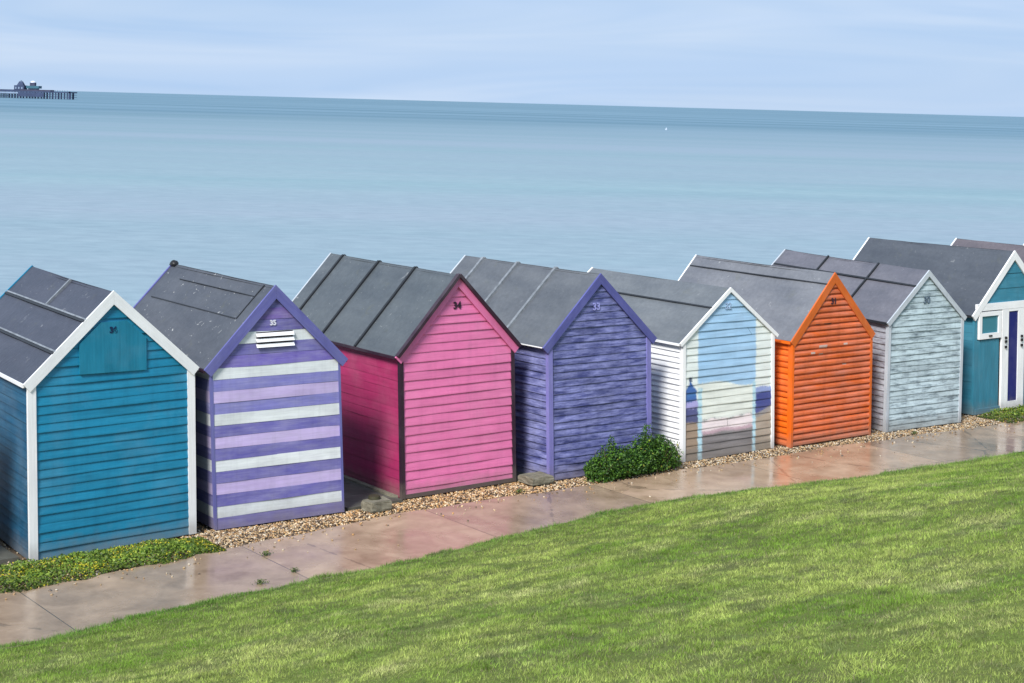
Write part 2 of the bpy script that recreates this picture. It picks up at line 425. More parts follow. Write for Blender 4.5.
def wall3(h, fm, sm, bh, lip, prof='lap', colf=None, colside=None, vary=.07, sbh=None, slip=None):
    h.core(BATDARK)
    h.clad('front', fm, bh, lip, prof=prof, colf=colf, vary=vary, seg=.014 if (colf and colf.__name__ == 'mural_soft') else .10)
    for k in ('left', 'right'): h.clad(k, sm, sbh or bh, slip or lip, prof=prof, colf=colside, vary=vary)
    h.clad('back', sm, sbh or bh, slip or lip, prof=prof, colf=colside, vary=vary, seg=.3)

huts = []
# --- hut 1: teal blue, white trim
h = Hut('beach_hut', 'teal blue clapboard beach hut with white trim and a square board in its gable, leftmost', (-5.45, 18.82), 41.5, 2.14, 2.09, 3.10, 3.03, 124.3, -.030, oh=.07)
wall3(h, TEAL, TEALSIDE_SHADED, .107, .018)
h.roof(FELT[0]); h.barge(WHITE, .125, lift=.015, backmat=TEAL)
h.corner(WHITE, fw=.07, sw=.02, o=.033); h.fascia(WHITE, .045)
for f in (.315, .66): h.batten(-1, f, -.04, f, h.D + .04, BATLIGHT, .022, .016); h.batten(-1, f + .022, -.04, f + .022, h.D + .04, BATDARK, .03, .02)
h.batten(-1, 0.01, 1.45, .315, 1.45, BATLIGHT, .04, .016)
for f in (.33, .67): h.batten(1, f, -.04, f, h.D + .04, BATLIGHT, .03, .016)
mb = MB()
aL, aR = .62, 1.50
pts = [(aL, 2.14), (aR, 2.12), (aR, min(2.6, h.under(aR) - .14)), (1.24, 2.74), (.90, 2.74), (aL, min(2.55, h.under(aL) - .14))]
lo = h.lean
F = [h.P(a - .0, -.036, z) for a, z in pts]; B = [h.P(a, -.010, z) for a, z in pts]
mb.face(F, [(z * 1, a) for a, z in pts]); n = len(pts)
for k in range(n): mb.face([F[(k + 1) % n], F[k], B[k], B[(k + 1) % n]])
mb.build('gable_panel', TEALPANEL, h.e)
h.number('36', 1.06, 2.64, .10, NUMBLUE, .040)
huts.append(h)

# --- hut 2: purple, white and lilac stripes
PUR, BLU, LIL, WHT = (.125, .115, .44), (.19, .19, .56), (.56, .45, .80), (.80, .86, .88)
SEQ = [PUR, WHT, PUR, LIL, PUR, WHT, PUR, LIL, PUR, WHT, BLU, LIL, BLU, WHT, (.15, .11, .50), (.14, .13, .43), WHT, (.105, .09, .36), (.15, .09, .38), PUR, PUR, PUR, PUR, PUR]
def stripes(q, z, k):
    return SEQ[min(k, len(SEQ) - 1)]
def stripes_side_shaded(q, z, k):
    return tuple(x * .62 for x in SEQ[min(k, len(SEQ) - 1)])  # front stripes darkened, painting in the shade of the narrow gap
h = Hut('beach_hut', 'beach hut striped in purple, white and lilac boards with a white vent in its gable', (-3.60, 20.42), 35.2, 1.84, 2.05, 3.06, 2.98, 127.2, -.05, oh=.09)
wall3(h, STRIPE, STRIPE, .146, .006, colf=stripes, colside=stripes_side_shaded, vary=.05)
h.roof(FELT[1]); h.barge(VIOLET, .125, lift=.012)
h.corner(VIOLET, fw=.02, sw=.03, o=.012); h.fascia(PLUM, .05)
h.batten(-1, .43, .25, .43, h.D - .15, BATDARK, .014, .008, 'felt_seam')
h.batten(-1, .16, .25, .16, h.D - .5, BATDARK, .010, .008, 'felt_seam')
h.batten(-1, .02, .22, .43, .22, BATDARK, .018, .010, 'felt_seam')
mb = MB(); h.box(mb, .64, 1.16, -.012, -.008, 2.28, 2.47); vb = mb.build('vent', PLUM, h.e)
for z in (2.275, 2.345, 2.415):
    mb = MB(); P = h.P
    mb.hexa([P(.63, -.045, z), P(1.17, -.045, z), P(1.17, -.037, z), P(.63, -.037, z), P(.63, -.020, z + .042), P(1.17, -.020, z + .042), P(1.17, -.012, z + .042), P(.63, -.012, z + .042)])
    mb.build('slat', WHITE, vb)
h.number('35', .88, 2.58, .09, NUMWHITE, .016)
# rolled felt lump at the far end of the ridge
mb = MB()
for i in range(8):
    for j in range(5):
        def pp(i, j):
            a = 2 * PI * i / 8; b = -PI / 2 + PI * j / 5; r = .06 * (1 + .18 * math.sin(i * 2.3 + j))
            return h.P(h.w / 2 - .01 + r * math.cos(a) * math.cos(b), h.D + .0 + r * 1.5 * math.sin(a) * math.cos(b), 3.06 + r * .8 * math.sin(b))
        mb.face([pp(i, j), pp(i + 1 if i < 7 else 0, j), pp(i + 1 if i < 7 else 0, j + 1), pp(i, j + 1)])
mb.build('ridge_end_cap', BLACKM, h.e, smooth=True, merge=True)
huts.append(h)

# --- hut 3: pink
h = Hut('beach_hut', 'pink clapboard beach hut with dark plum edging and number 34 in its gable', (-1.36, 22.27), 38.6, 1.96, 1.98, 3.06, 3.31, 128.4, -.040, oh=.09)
wall3(h, PINK, PINKSIDE_SHADED, .125, .018, sbh=.125, slip=.007)
h.roof(FELT[2]); h.barge(PINK, .125, lift=.006, backmat=GREYT, bbw=.08)
# dark strip capping the bargeboards
for side in (-1, 1):
    h.batten(side, 0.0, -h.fo - .045, 1.0, -h.fo - .045, PLUM, .07, .024, 'edge_strip')
    h.roof_o.children[-1] if False else None
h.corner(PLUM, fw=.03, sw=.03, o=.029, which=('fl', 'fr')); h.corner(PINKSIDE_SHADED, which=('bl', 'br')); h.fascia(PLUM, .04)
mb = MB(); h.box(mb, .031, h.w - .031, -.024, .0, 0, .055); mb.build('base_board', PLUM, h.e)
for d in (1.0, 1.96, 2.95):
    for sd in (-1, 1): h.batten(sd, .0, d, 1.0, d, BATDARK, .04, .024)
h.number('34', .97, 2.62, .14, NUMDARK, .024)
huts.append(h)

# --- hut 4: weathered indigo
h = Hut('beach_hut', 'indigo beach hut with patchy weathered paint behind the green shrub', (.70, 23.56), 37.2, 1.94, 1.97, 2.99, 3.06, 132.0, -.034)
wall3(h, INDIGO, INDIGO, .105, .017, vary=.16, slip=.024)
h.roof(FELT[3]); h.barge(INDIGOT, .115, lift=.008, backmat=GREYT, bbw=.06)
h.corner(LILACT, fw=.05, sw=.03, o=.031); h.fascia(WHITE, .018)
for d in (.93, 1.80, 2.62):
    for sd in (-1, 1): h.batten(sd, .0, d, 1.0, d, BATLIGHT, .045, .024)
h.number('33', .90, 2.50, .15, NUMLILAC, .022)
huts.append(h)

# --- hut 5: painted with a seaside picture
def mural(q, z, k):
    w = 1.98
    W_, SKY = (.76, .82, .80), (.34, .56, .80)
    if q < .31 or q > 1.60:
        left = q < .31
        if left:
            # a blue painted hut with a pointed top
            if z < 1.22 and z > .93:
                half = .13 if z < 1.08 else max(.02, .13 * (1.22 - z) / .14)
                if abs(q - .15) < half: return (.015, .10, .36) if z < 1.0 or z > 1.05 else (.03, .16, .45)
                return W_
            if z >= 1.22: return (.06, .09, .16) if (z < 1.30 and abs(q - .15) < .035) else W_
            if z > .82: return (.36, .34, .66)
            if z > .60: return (.045, .055, .17) if z < .72 else (.06, .07, .22)
            return (.33, .24, .17) if z > .2 else (.24, .19, .15)
        if z > 1.02: return W_
        if z > .93: return (.25, .33, .62)
        if z > .62 + (q - 1.64) * .25: return (.035, .055, .26)
        if z > .54 + (q - 1.64) * .25: return (.30, .28, .28)
        return (.38, .31, .24) if z > .15 else (.28, .23, .18)
    if z < 1.12 and (q < .40 or q > 1.53):
        return (.40, .64, .76) if (math.sin(q * 60 + z * 37) + math.sin(z * 61)) > -.6 else (.55, .74, .80)
    if z > 1.14 + .06 * math.sin(q * 3): return SKY
    if z > .62:
        return (.76, .80, .74)
    if z > .60 + .012 * math.sin(q * 23): return (.30, .32, .33) if math.sin(q * 31) > .1 else (.60, .62, .6)
    if z > .44: return (.82, .72, .74)
    if z > .39: return (.52, .36, .42)
    g = .19 + .03 * math.sin(z * 60 + q * 4)
    return (g * 1.05, g * .96, g * 1.0)
_mr = random.Random(3)
def mural_soft(q, z, k):
    acc = [0, 0, 0]
    for _ in range(7):
        c = mural(q + _mr.gauss(0, .010), z + _mr.gauss(0, .010) + .012 * math.sin(q * 9 + k), k)
        for i in range(3): acc[i] += c[i] / 7
    f = .90 + .2 * float(vnoise(q * 5, z * 38, 77)); g = .02 + .08 * float(vnoise(q * 2.3, z * 9, 78))
    return tuple(min(.9, a * f * (1 - g) + .62 * g) for a in acc)
h = Hut('beach_hut', 'white beach hut with a beach scene and pale blue panel painted on its front', (2.80, 25.07), 37.8, 1.99, 1.85, 2.655, 3.27, 128.4, -.018, oh=.09)
wall3(h, MURAL, WHITE, .118, .018, colf=mural_soft, vary=.03, slip=.034, sbh=.085)
h.roof(FELT[4]); h.barge(WHITE, .058, lift=.014)
h.corner(WHITE, fw=.03, sw=.05, o=.031); h.fascia(WHITE, .04)
h.batten(-1, .37, -.03, .37, h.D + .03, BATDARK, .028, .018, 'felt_seam'); h.batten(1, .37, -.03, .37, h.D + .03, BATDARK, .028, .018, 'felt_seam')
h.number('32', .96, 2.37, .14, NUMPALE, .022)
huts.append(h)

# --- hut 6: orange log lap
h = Hut('beach_hut', 'bright orange ribbed beach hut with rounded horizontal boards', (4.70, 26.36), 38.0, 1.93, 1.74, 2.81, 3.24, 127.8, 0.0, oh=.07)
def scuffed(q, z, k):
    for a0, a1, z0, z1 in ((.62, .84, 1.585, 1.625), (1.18, 1.34, 1.60, 1.625), (.36, .50, 1.49, 1.51), (.56, .70, 1.47, 1.495), (1.22, 1.27, 1.25, 1.28), (1.22, 1.26, 1.17, 1.2)):
        if a0 < q < a1 and z0 < z < z1 + .008 * math.sin(q * 60): return (.58, .42, .36)
    if .50 < q < 1.0 and 1.965 < z < 1.99 and math.sin(q * 17) > -.4: return (.12, .03, .015)
    return (.68, .118, .010)
wall3(h, ORANGEF, ORANGES, .098, .036, prof='log', slip=.03, colf=scuffed)
h.roof(FELT[5]); h.barge(ORANGE, .125, lift=.010, backmat=WHITE, bbw=.07)
h.corner(ORANGES, fw=.012, sw=.06, o=.036, which=('fl', 'bl')); h.corner(ORANGE, fw=.012, sw=.02, o=.036, which=('fr', 'br')); h.fascia(ORANGES, .05)
h.batten(-1, .17, -.03, .17, h.D + .03, BATDARK, .02, .014, 'felt_seam')
h.number('31', .95, 2.34, .14, NUMDARK, .038)
huts.append(h)

# --- hut 7: flaking pale blue grey
h = Hut('beach_hut', 'pale grey blue beach hut with flaking paint and dark bare streaks', (6.60, 27.86), 34.5, 1.88, 1.89, 2.75, 3.95, 119.0, .018, oh=.07)
wall3(h, GREY, GREYSIDE_SHADED, .100, .017, vary=.10, slip=.024)
h.roof(FELT[6]); h.barge(GREYT, .085, lift=.012, back=True)
h.corner(GREYT, fw=.03, sw=.05, o=.031); h.fascia(BATDARK, .04)
h.batten(-1, .31, -.03, .31, h.D + .03, BATDARK, .032, .02); h.batten(-1, .0, 1.25, 1.0, 1.25, BATDARK, .035, .022); h.batten(-1, .0, 2.65, 1.0, 2.65, BATDARK, .035, .022)
h.batten(1, .31, -.03, .31, h.D + .03, BATDARK, .032, .02)
h.number('30', .92, 2.23, .17, NUMSTEEL, .022)
huts.append(h)

# --- hut 8: sea green with doors and window, front open to view
def hatch_front(h, trim, door, wallm, glass):
    w = h.w
    # lower vertical boarded panels
    def vboards(a0, a1, z0, z1, n, mat, name='front_panel', off=.0):
        mb = MB()
        for k in range(n):
            x0 = a0 + (a1 - a0) * k / n; x1 = a0 + (a1 - a0) * (k + 1) / n
            g = .004; c = 1 + random.uniform(-.12, .12)
            h.box(mb, x0 + g, x1 - g, -off - .018 - random.random() * .002, .0, z0, z1, (c, c, c))
        return mb.build(name, mat, h.e)
    return vboards
h = Hut('beach_hut', 'large sea green beach hut with white door frame, navy door and small window', (8.61, 29.66), 38.2, 2.30, 1.83, 2.97, 3.15, 134.0, .0, oh=.10)
h.core(BATDARK)
for k in ('left', 'right', 'back'): h.clad(k, SEAGREEN, .15, .006, vary=.05)
vb = hatch_front(h, WHITE, NAVY, SEAGREEN, None)
w = h.w
vb(.06, .74, .10, 1.36, 6, SEAGREEN); vb(w - .74, w - .06, .10, 1.36, 6, SEAGREEN)
# gable boards above the lintel
mb = MB()
for z0 in (2.03, 2.29, 2.56, 2.80):
    z1 = min(z0 + .262, h.under(w / 2) - .03)
    a0, a1 = h.grange(z0); b0, b1 = h.grange(z1)
    P = h.P; mb.hexa([P(a0, -.022, z0), P(a1, -.022, z0), P(a1, 0, z0), P(a0, 0, z0), P(b0, -.012, z1), P(b1, -.012, z1), P(b1, 0, z1), P(b0, 0, z1)])
mb.build('gable_panel', SEAGREEN, h.e)
mb = MB(); h.box(mb, .02, w - .02, -.046, 0, 1.90, 2.03); mb.build('lintel', WHITE, h.e)
for a0_, a1_ in ((.03, .78), (w - .78, w - .03)):
    mb = MB(); h.box(mb, a0_, a1_, -.034, 0, 0.0, .10); mb.build('base_board', SEAGREEN, h.e)
for a0_, a1_ in ((-.02, .06), (w - .06, w + .02)):
    mb = MB(); h.box(mb, a0_, a1_, -.024, .02, 0, h.under(0) - .01); mb.build('corner_post', SEAGREEN, h.e)
GLASS = NT('window_glass'); GLASS.bsdf(C(.045, .20, .27), .25, .5); GLASS = GLASS.m
for a0, a1 in ((.09, .76), (w - .76, w - .09)):
    mb = MB(); fw = .08
    h.box(mb, a0, a1, -.050, 0, 1.38, 1.38 + fw + .02); h.box(mb, a0, a1, -.050, 0, 1.80, 1.88)
    h.box(mb, a0, a0 + fw, -.049, 0, 1.481, 1.799); h.box(mb, a1 - fw, a1, -.049, 0, 1.481, 1.799)
    wf = mb.build('window', WHITE, h.e)
    mb = MB(); h.box(mb, a0 + fw, a1 - fw, -.024, 0, 1.48, 1.80); mb.build('pane', GLASS, wf)
    mb = MB(); h.box(mb, (a0 + a1) / 2 - .05, (a0 + a1) / 2 + .04, -.066, -.050, 1.42, 1.445); mb.build('catch', BLACKM, wf)
dm = MB()
h.box(dm, .80, 1.00, -.044, 0, .02, 1.896); h.box(dm, w - 1.00, w - .80, -.044, 0, .02, 1.896)
h.box(dm, 1.0, w - 1.0, -.044, 0, .02, .16); h.box(dm, 1.0, w - 1.0, -.044, 0, 1.85, 1.896)
d = dm.build('door', WHITE, h.e)
mb = MB(); h.box(mb, 1.002, w - 1.002, -.030, 0, .16, 1.85); mb.build('door_panel', NAVY, d)
for a in (.90, w - .90):
    for z in (1.34, 1.27, 1.17):
        mb = MB(); h.box(mb, a - .02, a + .02, -.075, -.044, z, z + .045); mb.build('door_bolt', BLACKM, d)
h.roof(FELT[7]); h.barge(WHITE, .125, lift=.012, bbw=.09); h.fascia(BATDARK, .04)
huts.append(h)

# --- huts further along and the one before the first, only partly seen
P9 = ts(27.62, -18.1)
h = Hut('beach_hut', 'beach hut with brownish felt roof and white far bargeboard beyond the sea green hut', P9, 37.8, 2.1, 1.90, 2.87, 3.2, 128.5, 0, oh=.10)
wall3(h, WHITE, CREAM, .13, .012)
hh9 = h
h.roof(FELT[8]); h.barge(WHITE, .10, lift=.012); h.corner(WHITE); h.fascia(WHITE, .04)
P10 = ts(30.2, -18.1)
h = Hut('beach_hut', 'last beach hut at the right edge, only its far roof end and white bargeboard showing', P10, 37.8, 2.1, 1.85, 2.78, 3.2, 128.5, 0, oh=.10)
wall3(h, INDIGOT, INDIGOT, .13, .012)
hh10 = h
h.roof(FELT[8]); h.barge(WHITE, .10, lift=.012); h.corner(WHITE); h.fascia(WHITE, .04)
P0 = ts(7.2 - .85 - 2.0, -18.35)
h = Hut('beach_hut', 'cream clapboard beach hut outside the left edge beside the teal blue hut', P0, 38.5, 2.0, 1.98, 3.0, 3.1, 128.0, -.02)
wall3(h, CREAM, CREAM, .13, .012)
h.roof(FELT[0]); h.barge(WHITE, .11, lift=.012); h.corner(WHITE); h.fascia(WHITE, .04)

# ------------------------------------------------------------------ ground, path, bank
near = [(5.92, -15.62), (7.22, -15.82), (8.11, -15.89), (9.51, -15.94), (10.7, -15.96), (12.96, -16.29), (14.59, -16.50), (16.3, -16.40), (19.01, -16.0), (23.14, -15.79)]
far = [(6.49, -17.28), (8.4, -17.40), (9.3, -17.50), (10.3, -17.60), (11.84, -17.82), (13.42, -17.77), (15.47, -17.66), (17.56, -17.69), (21.01, -17.62), (25.25, -17.34)]
def interp(tab, t): return np.interp(t, [p[0] for p in tab], [p[1] for p in tab])
s_near = lambda t: interp(near, t)
s_far = lambda t: interp(far, t)
def bank_z(t, x):
    """height of the bank x metres up from the path edge"""
    x = np.asarray(x, float)
    z = .245 * x
    top = 3.9 + (x - 15.9) * .2
    z = np.where(x > 15.9, np.minimum(top, 5.2), z)
    z = z - .05 * np.exp(-x / .25)
    bump = (fbm(np.asarray(t) * .7, x * .9, 5, 4) - .5) * .09 * np.clip(x / 1.0, 0, 1)
    return z + bump
def grid(name, mat, T, X, pos, kind='structure'):
    vs = np.array([pos(t, x) for t in T for x in X]); nx = len(X)
    fs = [(i * nx + j, (i + 1) * nx + j, (i + 1) * nx + j + 1, i * nx + j + 1) for i in range(len(T) - 1) for j in range(nx - 1)]
    me = bpy.data.meshes.new(name); me.from_pydata(vs.tolist(), [], fs)
    me.materials.append(mat); me.polygons.foreach_set('use_smooth', [True] * len(fs)); me.update()
    o = bpy.data.objects.new(name, me); COL.objects.link(o)
    if kind: o['kind'] = kind
    return o

# earth / land sheet
t = NT('bare_earth'); tc = t.n('ShaderNodeTexCoord').outputs['Object']
a = t.noise(tc, 3, 5); b = t.noise(tc, 40, 4)
t.bsdf(t.mix(a, C(.10, .075, .05), C(.17, .13, .095)), .85, .3, t.bump(b, .5, .02)); EARTH = t.m
Tt = list(np.linspace(-80, 150, 60)); 
def gpos(t_, s_): p = ts(t_, s_); return (p[0], p[1], -.035)
grid('ground', EARTH, Tt, [-26.5, -22, -18, -14, -8], gpos)
# promenade and shingle beach behind the huts
t = NT('beach_shingle'); tc = t.n('ShaderNodeTexCoord').outputs['Object']
vor = t.n('ShaderNodeTexVoronoi', Scale=18.0); t.set(vor.inputs['Vector'], tc)
t.bsdf(t.mix(vor.outputs['Color'], C(.22, .16, .10), C(.38, .30, .21)), .8, .3, t.bump(vor.outputs['Distance'], .6, .03)); SHING = t.m
def bpos(t_, x): p = ts(t_, -26.5 - x); return (p[0], p[1], -.03 - 4.6 * min(1, x / 15) - (.0 if x < 15 else (x - 15) * .25) + .05 * math.sin(t_ * .4 + x))
grid('beach', SHING, Tt, [0, 2, 4, 6, 8, 10, 12, 14, 16, 20, 30], bpos)
t = NT('promenade_concrete'); tc = t.n('ShaderNodeTexCoord').outputs['Object']
a = t.noise(tc, 2, 6); t.bsdf(t.mix(a, C(.22, .2, .18), C(.34, .31, .28)), .5, .4, t.bump(t.noise(tc, 30, 4), .2, .01)); PROM = t.m
def ppos(t_, s_): p = ts(t_, s_); return (p[0], p[1], -.02)
grid('promenade', PROM, Tt, [-26.3, -24, -22.4], ppos)

# wet concrete path
t = NT('wet_concrete'); geo = t.n('ShaderNodeNewGeometry').outputs['Position']
pos = t.mapping(geo, (1, 1, 1), (0, 0, -UA))       # x = along the path, y = across
sep = t.n('ShaderNodeSeparateXYZ'); t.set(sep.inputs[0], pos)
a = t.noise(pos, .55, 5, .6, .5); b = t.noise(pos, 2.6, 6, .65, .4); c = t.noise(pos, 60, 3, .6)
slab = t.n('ShaderNodeTexWhiteNoise', noise_dimensions='1D')
sl = t.math('DIVIDE', t.math('SUBTRACT', sep.outputs[0], 9.6), 2.9)
t.set(slab.inputs['W'], t.math('FLOOR', sl))
fr = t.math('FRACT', sl); jd = t.math('MINIMUM', fr, t.math('SUBTRACT', 1.0, fr))
col = t.mix(t.ramp(b, .3, .7), C(.27, .19, .125), C(.45, .335, .235))
col = t.mix(1.0, col, t.ramp(a, .3, .7, C(.88, .87, .86), C(1.12, 1.11, 1.10)), 'MULTIPLY')
col = t.mix(1.0, col, t.ramp(slab.outputs['Value'], 0, 1, C(.86, .86, .87), C(1.14, 1.1, 1.08)), 'MULTIPLY')
jw = t.math('ADD', .0032, t.math('MULTIPLY', t.math('SUBTRACT', b, .5), .006))
joint = t.math('LESS_THAN', jd, t.math('MULTIPLY', jw, .75))
crk = t.n('ShaderNodeTexVoronoi', feature='DISTANCE_TO_EDGE', Scale=.33); t.set(crk.inputs['Vector'], t.mapping(pos, (1, 1, 1), loc=(.3, 2.1, 0)))
w_ = t.noise(pos, 5, 4); cr = t.math('LESS_THAN', t.math('ADD', crk.outputs['Distance'], t.math('MULTIPLY', t.math('SUBTRACT', w_, .5), .05)), .0035)
jj = t.math('MAXIMUM', joint, t.math('MULTIPLY', cr, .5))
col = t.mix(t.math('MULTIPLY', jj, .75), col, C(.05, .04, .03))
grit = t.ramp(c, .68, .72); col = t.mix(t.math('MULTIPLY', grit, .35), col, C(.5, .42, .36))
wet = t.ramp(a, .38, .62, C(.05, .05, .05), C(.34, .34, .34))
wet2 = t.math('ADD', wet, t.math('MULTIPLY', b, .10))
t.bsdf(col, wet2, .75, t.bump(t.math('ADD', t.math('MULTIPLY', b, .4), t.math('MULTIPLY', c, .12)), .09, .012)); PATH = t.m
Tp = np.concatenate([np.linspace(-60, 0, 12)[:-1], np.arange(0, 34, .18), np.linspace(34, 100, 20)])
V = []
for tt in Tp:
    n0 = float(s_near(tt)) + .25; f0 = float(s_far(tt)) + (float(vnoise(tt * 2.2, 0, 9)) - .5) * .10 + (float(vnoise(tt * 7, 0, 8)) - .5) * .04
    for k, s_ in enumerate(np.linspace(f0, n0, 5)):
        p = ts(tt, s_); V.append((p[0], p[1], -.004 if k else -.004))
    p = ts(tt, f0 - .01); V.append((p[0], p[1], -.05))
nf = 6; F = []
for i in range(len(Tp) - 1):
    for j in range(4): F.append((i * nf + j, i * nf + j + 1, (i + 1) * nf + j + 1, (i + 1) * nf + j))
    F.append((i * nf + 5, i * nf, (i + 1) * nf, (i + 1) * nf + 5))
me = bpy.data.meshes.new('path'); me.from_pydata(V, [], F); me.materials.append(PATH); me.update()
o = bpy.data.objects.new('path', me); COL.objects.link(o); o['kind'] = 'structure'

# the bank
t = NT('bank_turf'); tc = t.n('ShaderNodeTexCoord').outputs['Object']
a = t.noise(tc, 1.2, 5); b = t.noise(tc, 28, 5, .7)
col = t.mix(t.ramp(b, .3, .7), C(.10, .13, .03), C(.20, .25, .055)); col = t.mix(t.ramp(a, .4, .8), col, C(.11, .115, .05))
t.bsdf(col, .9, .1, t.bump(b, .8, .03)); TURF = t.m
Tb = np.concatenate([np.linspace(-80, 0, 14)[:-1], np.arange(0, 34, .3), np.linspace(34, 150, 30)])
Xb = np.concatenate([[-.02], np.arange(.1, 17, .3), np.linspace(17.5, 60, 12)])
def kpos(t_, x): p = ts(t_, float(s_near(t_)) + x); return (p[0], p[1], float(bank_z(t_, x)) if x > 0 else -.06)
grid('grass_bank', TURF, Tb, Xb, kpos)

# ------------------------------------------------------------------ camera
H = 5.5
cam = bpy.data.cameras.new('camera'); co = bpy.data.objects.new('camera', cam); COL.objects.link(co)
co.location = (0, 0, H); co.rotation_euler = (PI / 2, -math.atan(.0271), 0)
cam.sensor_width = 36; cam.lens = 1615 / 1024 * 36; cam.shift_y = -(341.5 - 102.8) / 1024
cam.clip_start = .1; cam.clip_end = 120000
scene.camera = co

# ------------------------------------------------------------------ generic triangle cloud
def cloud(name, verts, faces_n, cols, mats, midx=None, smooth=False):
    """verts (n*k,3): consecutive k-gons"""
    k = faces_n; nv = len(verts); nfc = nv // k
    me = bpy.data.meshes.new(name); me.vertices.add(nv); me.vertices.foreach_set('co', np.asarray(verts, np.float32).ravel())
    me.loops.add(nv); me.loops.foreach_set('vertex_index', np.arange(nv, dtype=np.int32))
    me.polygons.add(nfc); me.polygons.foreach_set('loop_start', np.arange(0, nv, k, dtype=np.int32))
    if midx is not None: me.polygons.foreach_set('material_index', np.asarray(midx, np.int32))
    ca = me.color_attributes.new('col', 'FLOAT_COLOR', 'POINT'); c4 = np.ones((nv, 4), np.float32); c4[:, :3] = cols
    ca.data.foreach_set('color', c4.ravel())
    for m in (mats if isinstance(mats, (list, tuple)) else [mats]): me.materials.append(m)
    me.update(calc_edges=True); me.validate()
    o = bpy.data.objects.new(name, me); COL.objects.link(o); return o
def leafmat(name, rough=.5, trans=.25, spec=.3):
    t = NT(name); at = t.n('ShaderNodeAttribute'); at.attribute_name = 'col'
    p = t.n('ShaderNodeBsdfPrincipled'); t.set(p.inputs['Base Color'], at.outputs['Color']); p.inputs['Roughness'].default_value = rough; p.inputs['Specular IOR Level'].default_value = spec
    tr = t.n('ShaderNodeBsdfTranslucent'); t.set(tr.inputs['Color'], at.outputs['Color'])
    mx = t.n('ShaderNodeMixShader'); mx.inputs[0].default_value = trans
    t.t.links.new(p.outputs[0], mx.inputs[1]); t.t.links.new(tr.outputs[0], mx.inputs[2]); t.t.links.new(mx.outputs[0], t.out.inputs[0])
    return t.m
LEAF = leafmat('leaf'); BLADE = leafmat('grass_blade', .6, .42, .2)

# grass blades on the bank, denser towards the viewer
f_, cx_, cy_ = 1615., 512., 102.8; ro = math.atan(.0271)
def pix(p):
    x = p[:, 0] / p[:, 1] * f_; y = (H - p[:, 2]) / p[:, 1] * f_
    return cx_ + x * math.cos(ro) - y * math.sin(ro), cy_ + x * math.sin(ro) + y * math.cos(ro)
NC = 3300000
tt = rng.uniform(0, 32, NC); xx = rng.uniform(0, 15.0, NC) ** 1.0
sn = s_near(tt); edge = (fbm(tt * 3, tt * 0, 31, 3) - .5) * .22
P2 = U[None] * tt[:, None] + N[None] * (sn + xx + np.where(xx < .5, edge, 0))[:, None]
Z = bank_z(tt, xx); P3 = np.c_[P2, Z]
ok = P3[:, 1] > 3
P3, tt, xx = P3[ok], tt[ok], xx[ok]
px, py = pix(P3); ok = (px > -90) & (px < 1114) & (py > 300) & (py < 740)
P3, tt, xx = P3[ok], tt[ok], xx[ok]
dist = P3[:, 1]; keep = rng.random(len(dist)) < np.clip((11.5 / dist) ** 1.3, 0, 1); P3, tt, xx, dist = P3[keep], tt[keep], xx[keep], dist[keep]
n = len(P3); print('grass blades', n)
big = fbm(tt * .7, xx * 1.3, 41, 5); med = fbm(tt * 4.5, xx * 5.5, 47, 4); fine = fbm(tt * 13, xx * 14, 53, 2)
length = (.014 + .030 * np.clip(med * 1.5 - .3, 0, 1) * rng.uniform(.5, 1.3, n)) * (.5 + 1.0 * fine)
length *= np.where(xx < .5, 1.3 + 1.6 * np.clip(fbm(tt * 2.7, xx, 91, 2) - .45, 0, 1), 1.0)
length *= (1 + .25 * (dist - 11) / 12)
wd = rng.uniform(.004, .008, n) * (1 + .35 * (dist - 11) / 10)
ang = rng.uniform(0, 2 * PI, n); lean_a = rng.uniform(0, 2 * PI, n); lean = np.abs(rng.normal(.95, .45, n))
lean_a = np.where(rng.random(n) < .35, 2 * PI * fbm(tt * 1.9, xx * 1.9, 61, 2) * 2, lean_a)
side = np.c_[np.cos(ang), np.sin(ang), np.zeros(n)] * wd[:, None] / 2
tip = np.c_[np.cos(lean_a) * np.sin(lean), np.sin(lean_a) * np.sin(lean), np.cos(lean)] * length[:, None]
V = np.empty((n, 3, 3)); V[:, 0] = P3 - side; V[:, 1] = P3 + side; V[:, 2] = P3 + tip; V[:, :2, 2] -= .004
g1 = np.array([.215, .355, .050]); g2 = np.array([.48, .57, .15]); g3 = np.array([.74, .69, .36]); gd = np.array([.075, .165, .035])
k = np.clip((big - .36) * 3.2, 0, 1)[:, None]; colr = g1 * (1 - k) + g2 * k
band = fbm(tt * 1.3 + xx * .3, xx * 2.0, 71, 4)
ks = np.clip((band - .56) * 4.0, 0, 1) * .8 * np.clip((xx - 1.2) / 2, 0, 1) * rng.uniform(.2, 1, n); colr = colr * (1 - ks[:, None]) + g3 * ks[:, None]
kd = (np.clip((.47 - med) * 5.0, 0, 1) * .60)[:, None]; colr = colr * (1 - kd) + gd * kd
ke = np.clip(1.25 - xx / (.55 + .9 * big), 0, 1)[:, None] * .75; colr = colr * (1 - ke) + np.array([.115, .27, .045]) * ke
pat = fbm(tt * 3.6, xx * 4.2, 83, 3); kp = np.clip((pat - .665) * 14, 0, 1)[:, None] * .55     # bare worn spots
colr = colr * (1 - kp) + np.array([.10, .11, .085]) * kp
colr = colr * rng.uniform(.55, 1.4, n)[:, None] * (.45 + 1.1 * fbm(tt * 11, xx * 9, 97, 3))[:, None]
dry = rng.random(n) < .10; colr[dry] = np.array([.40, .37, .20]) * rng.uniform(.6, 1.1, dry.sum())[:, None]
cc = np.repeat(colr[:, None], 3, axis=1); cc[:, :2] *= .80; cc[:, 2] *= 1.12
o = cloud('grass', V.reshape(-1, 3), 3, cc.reshape(-1, 3), BLADE)
tag(o, 'short mown green grass with straw patches on the sloping bank', 'grass', kind='stuff')

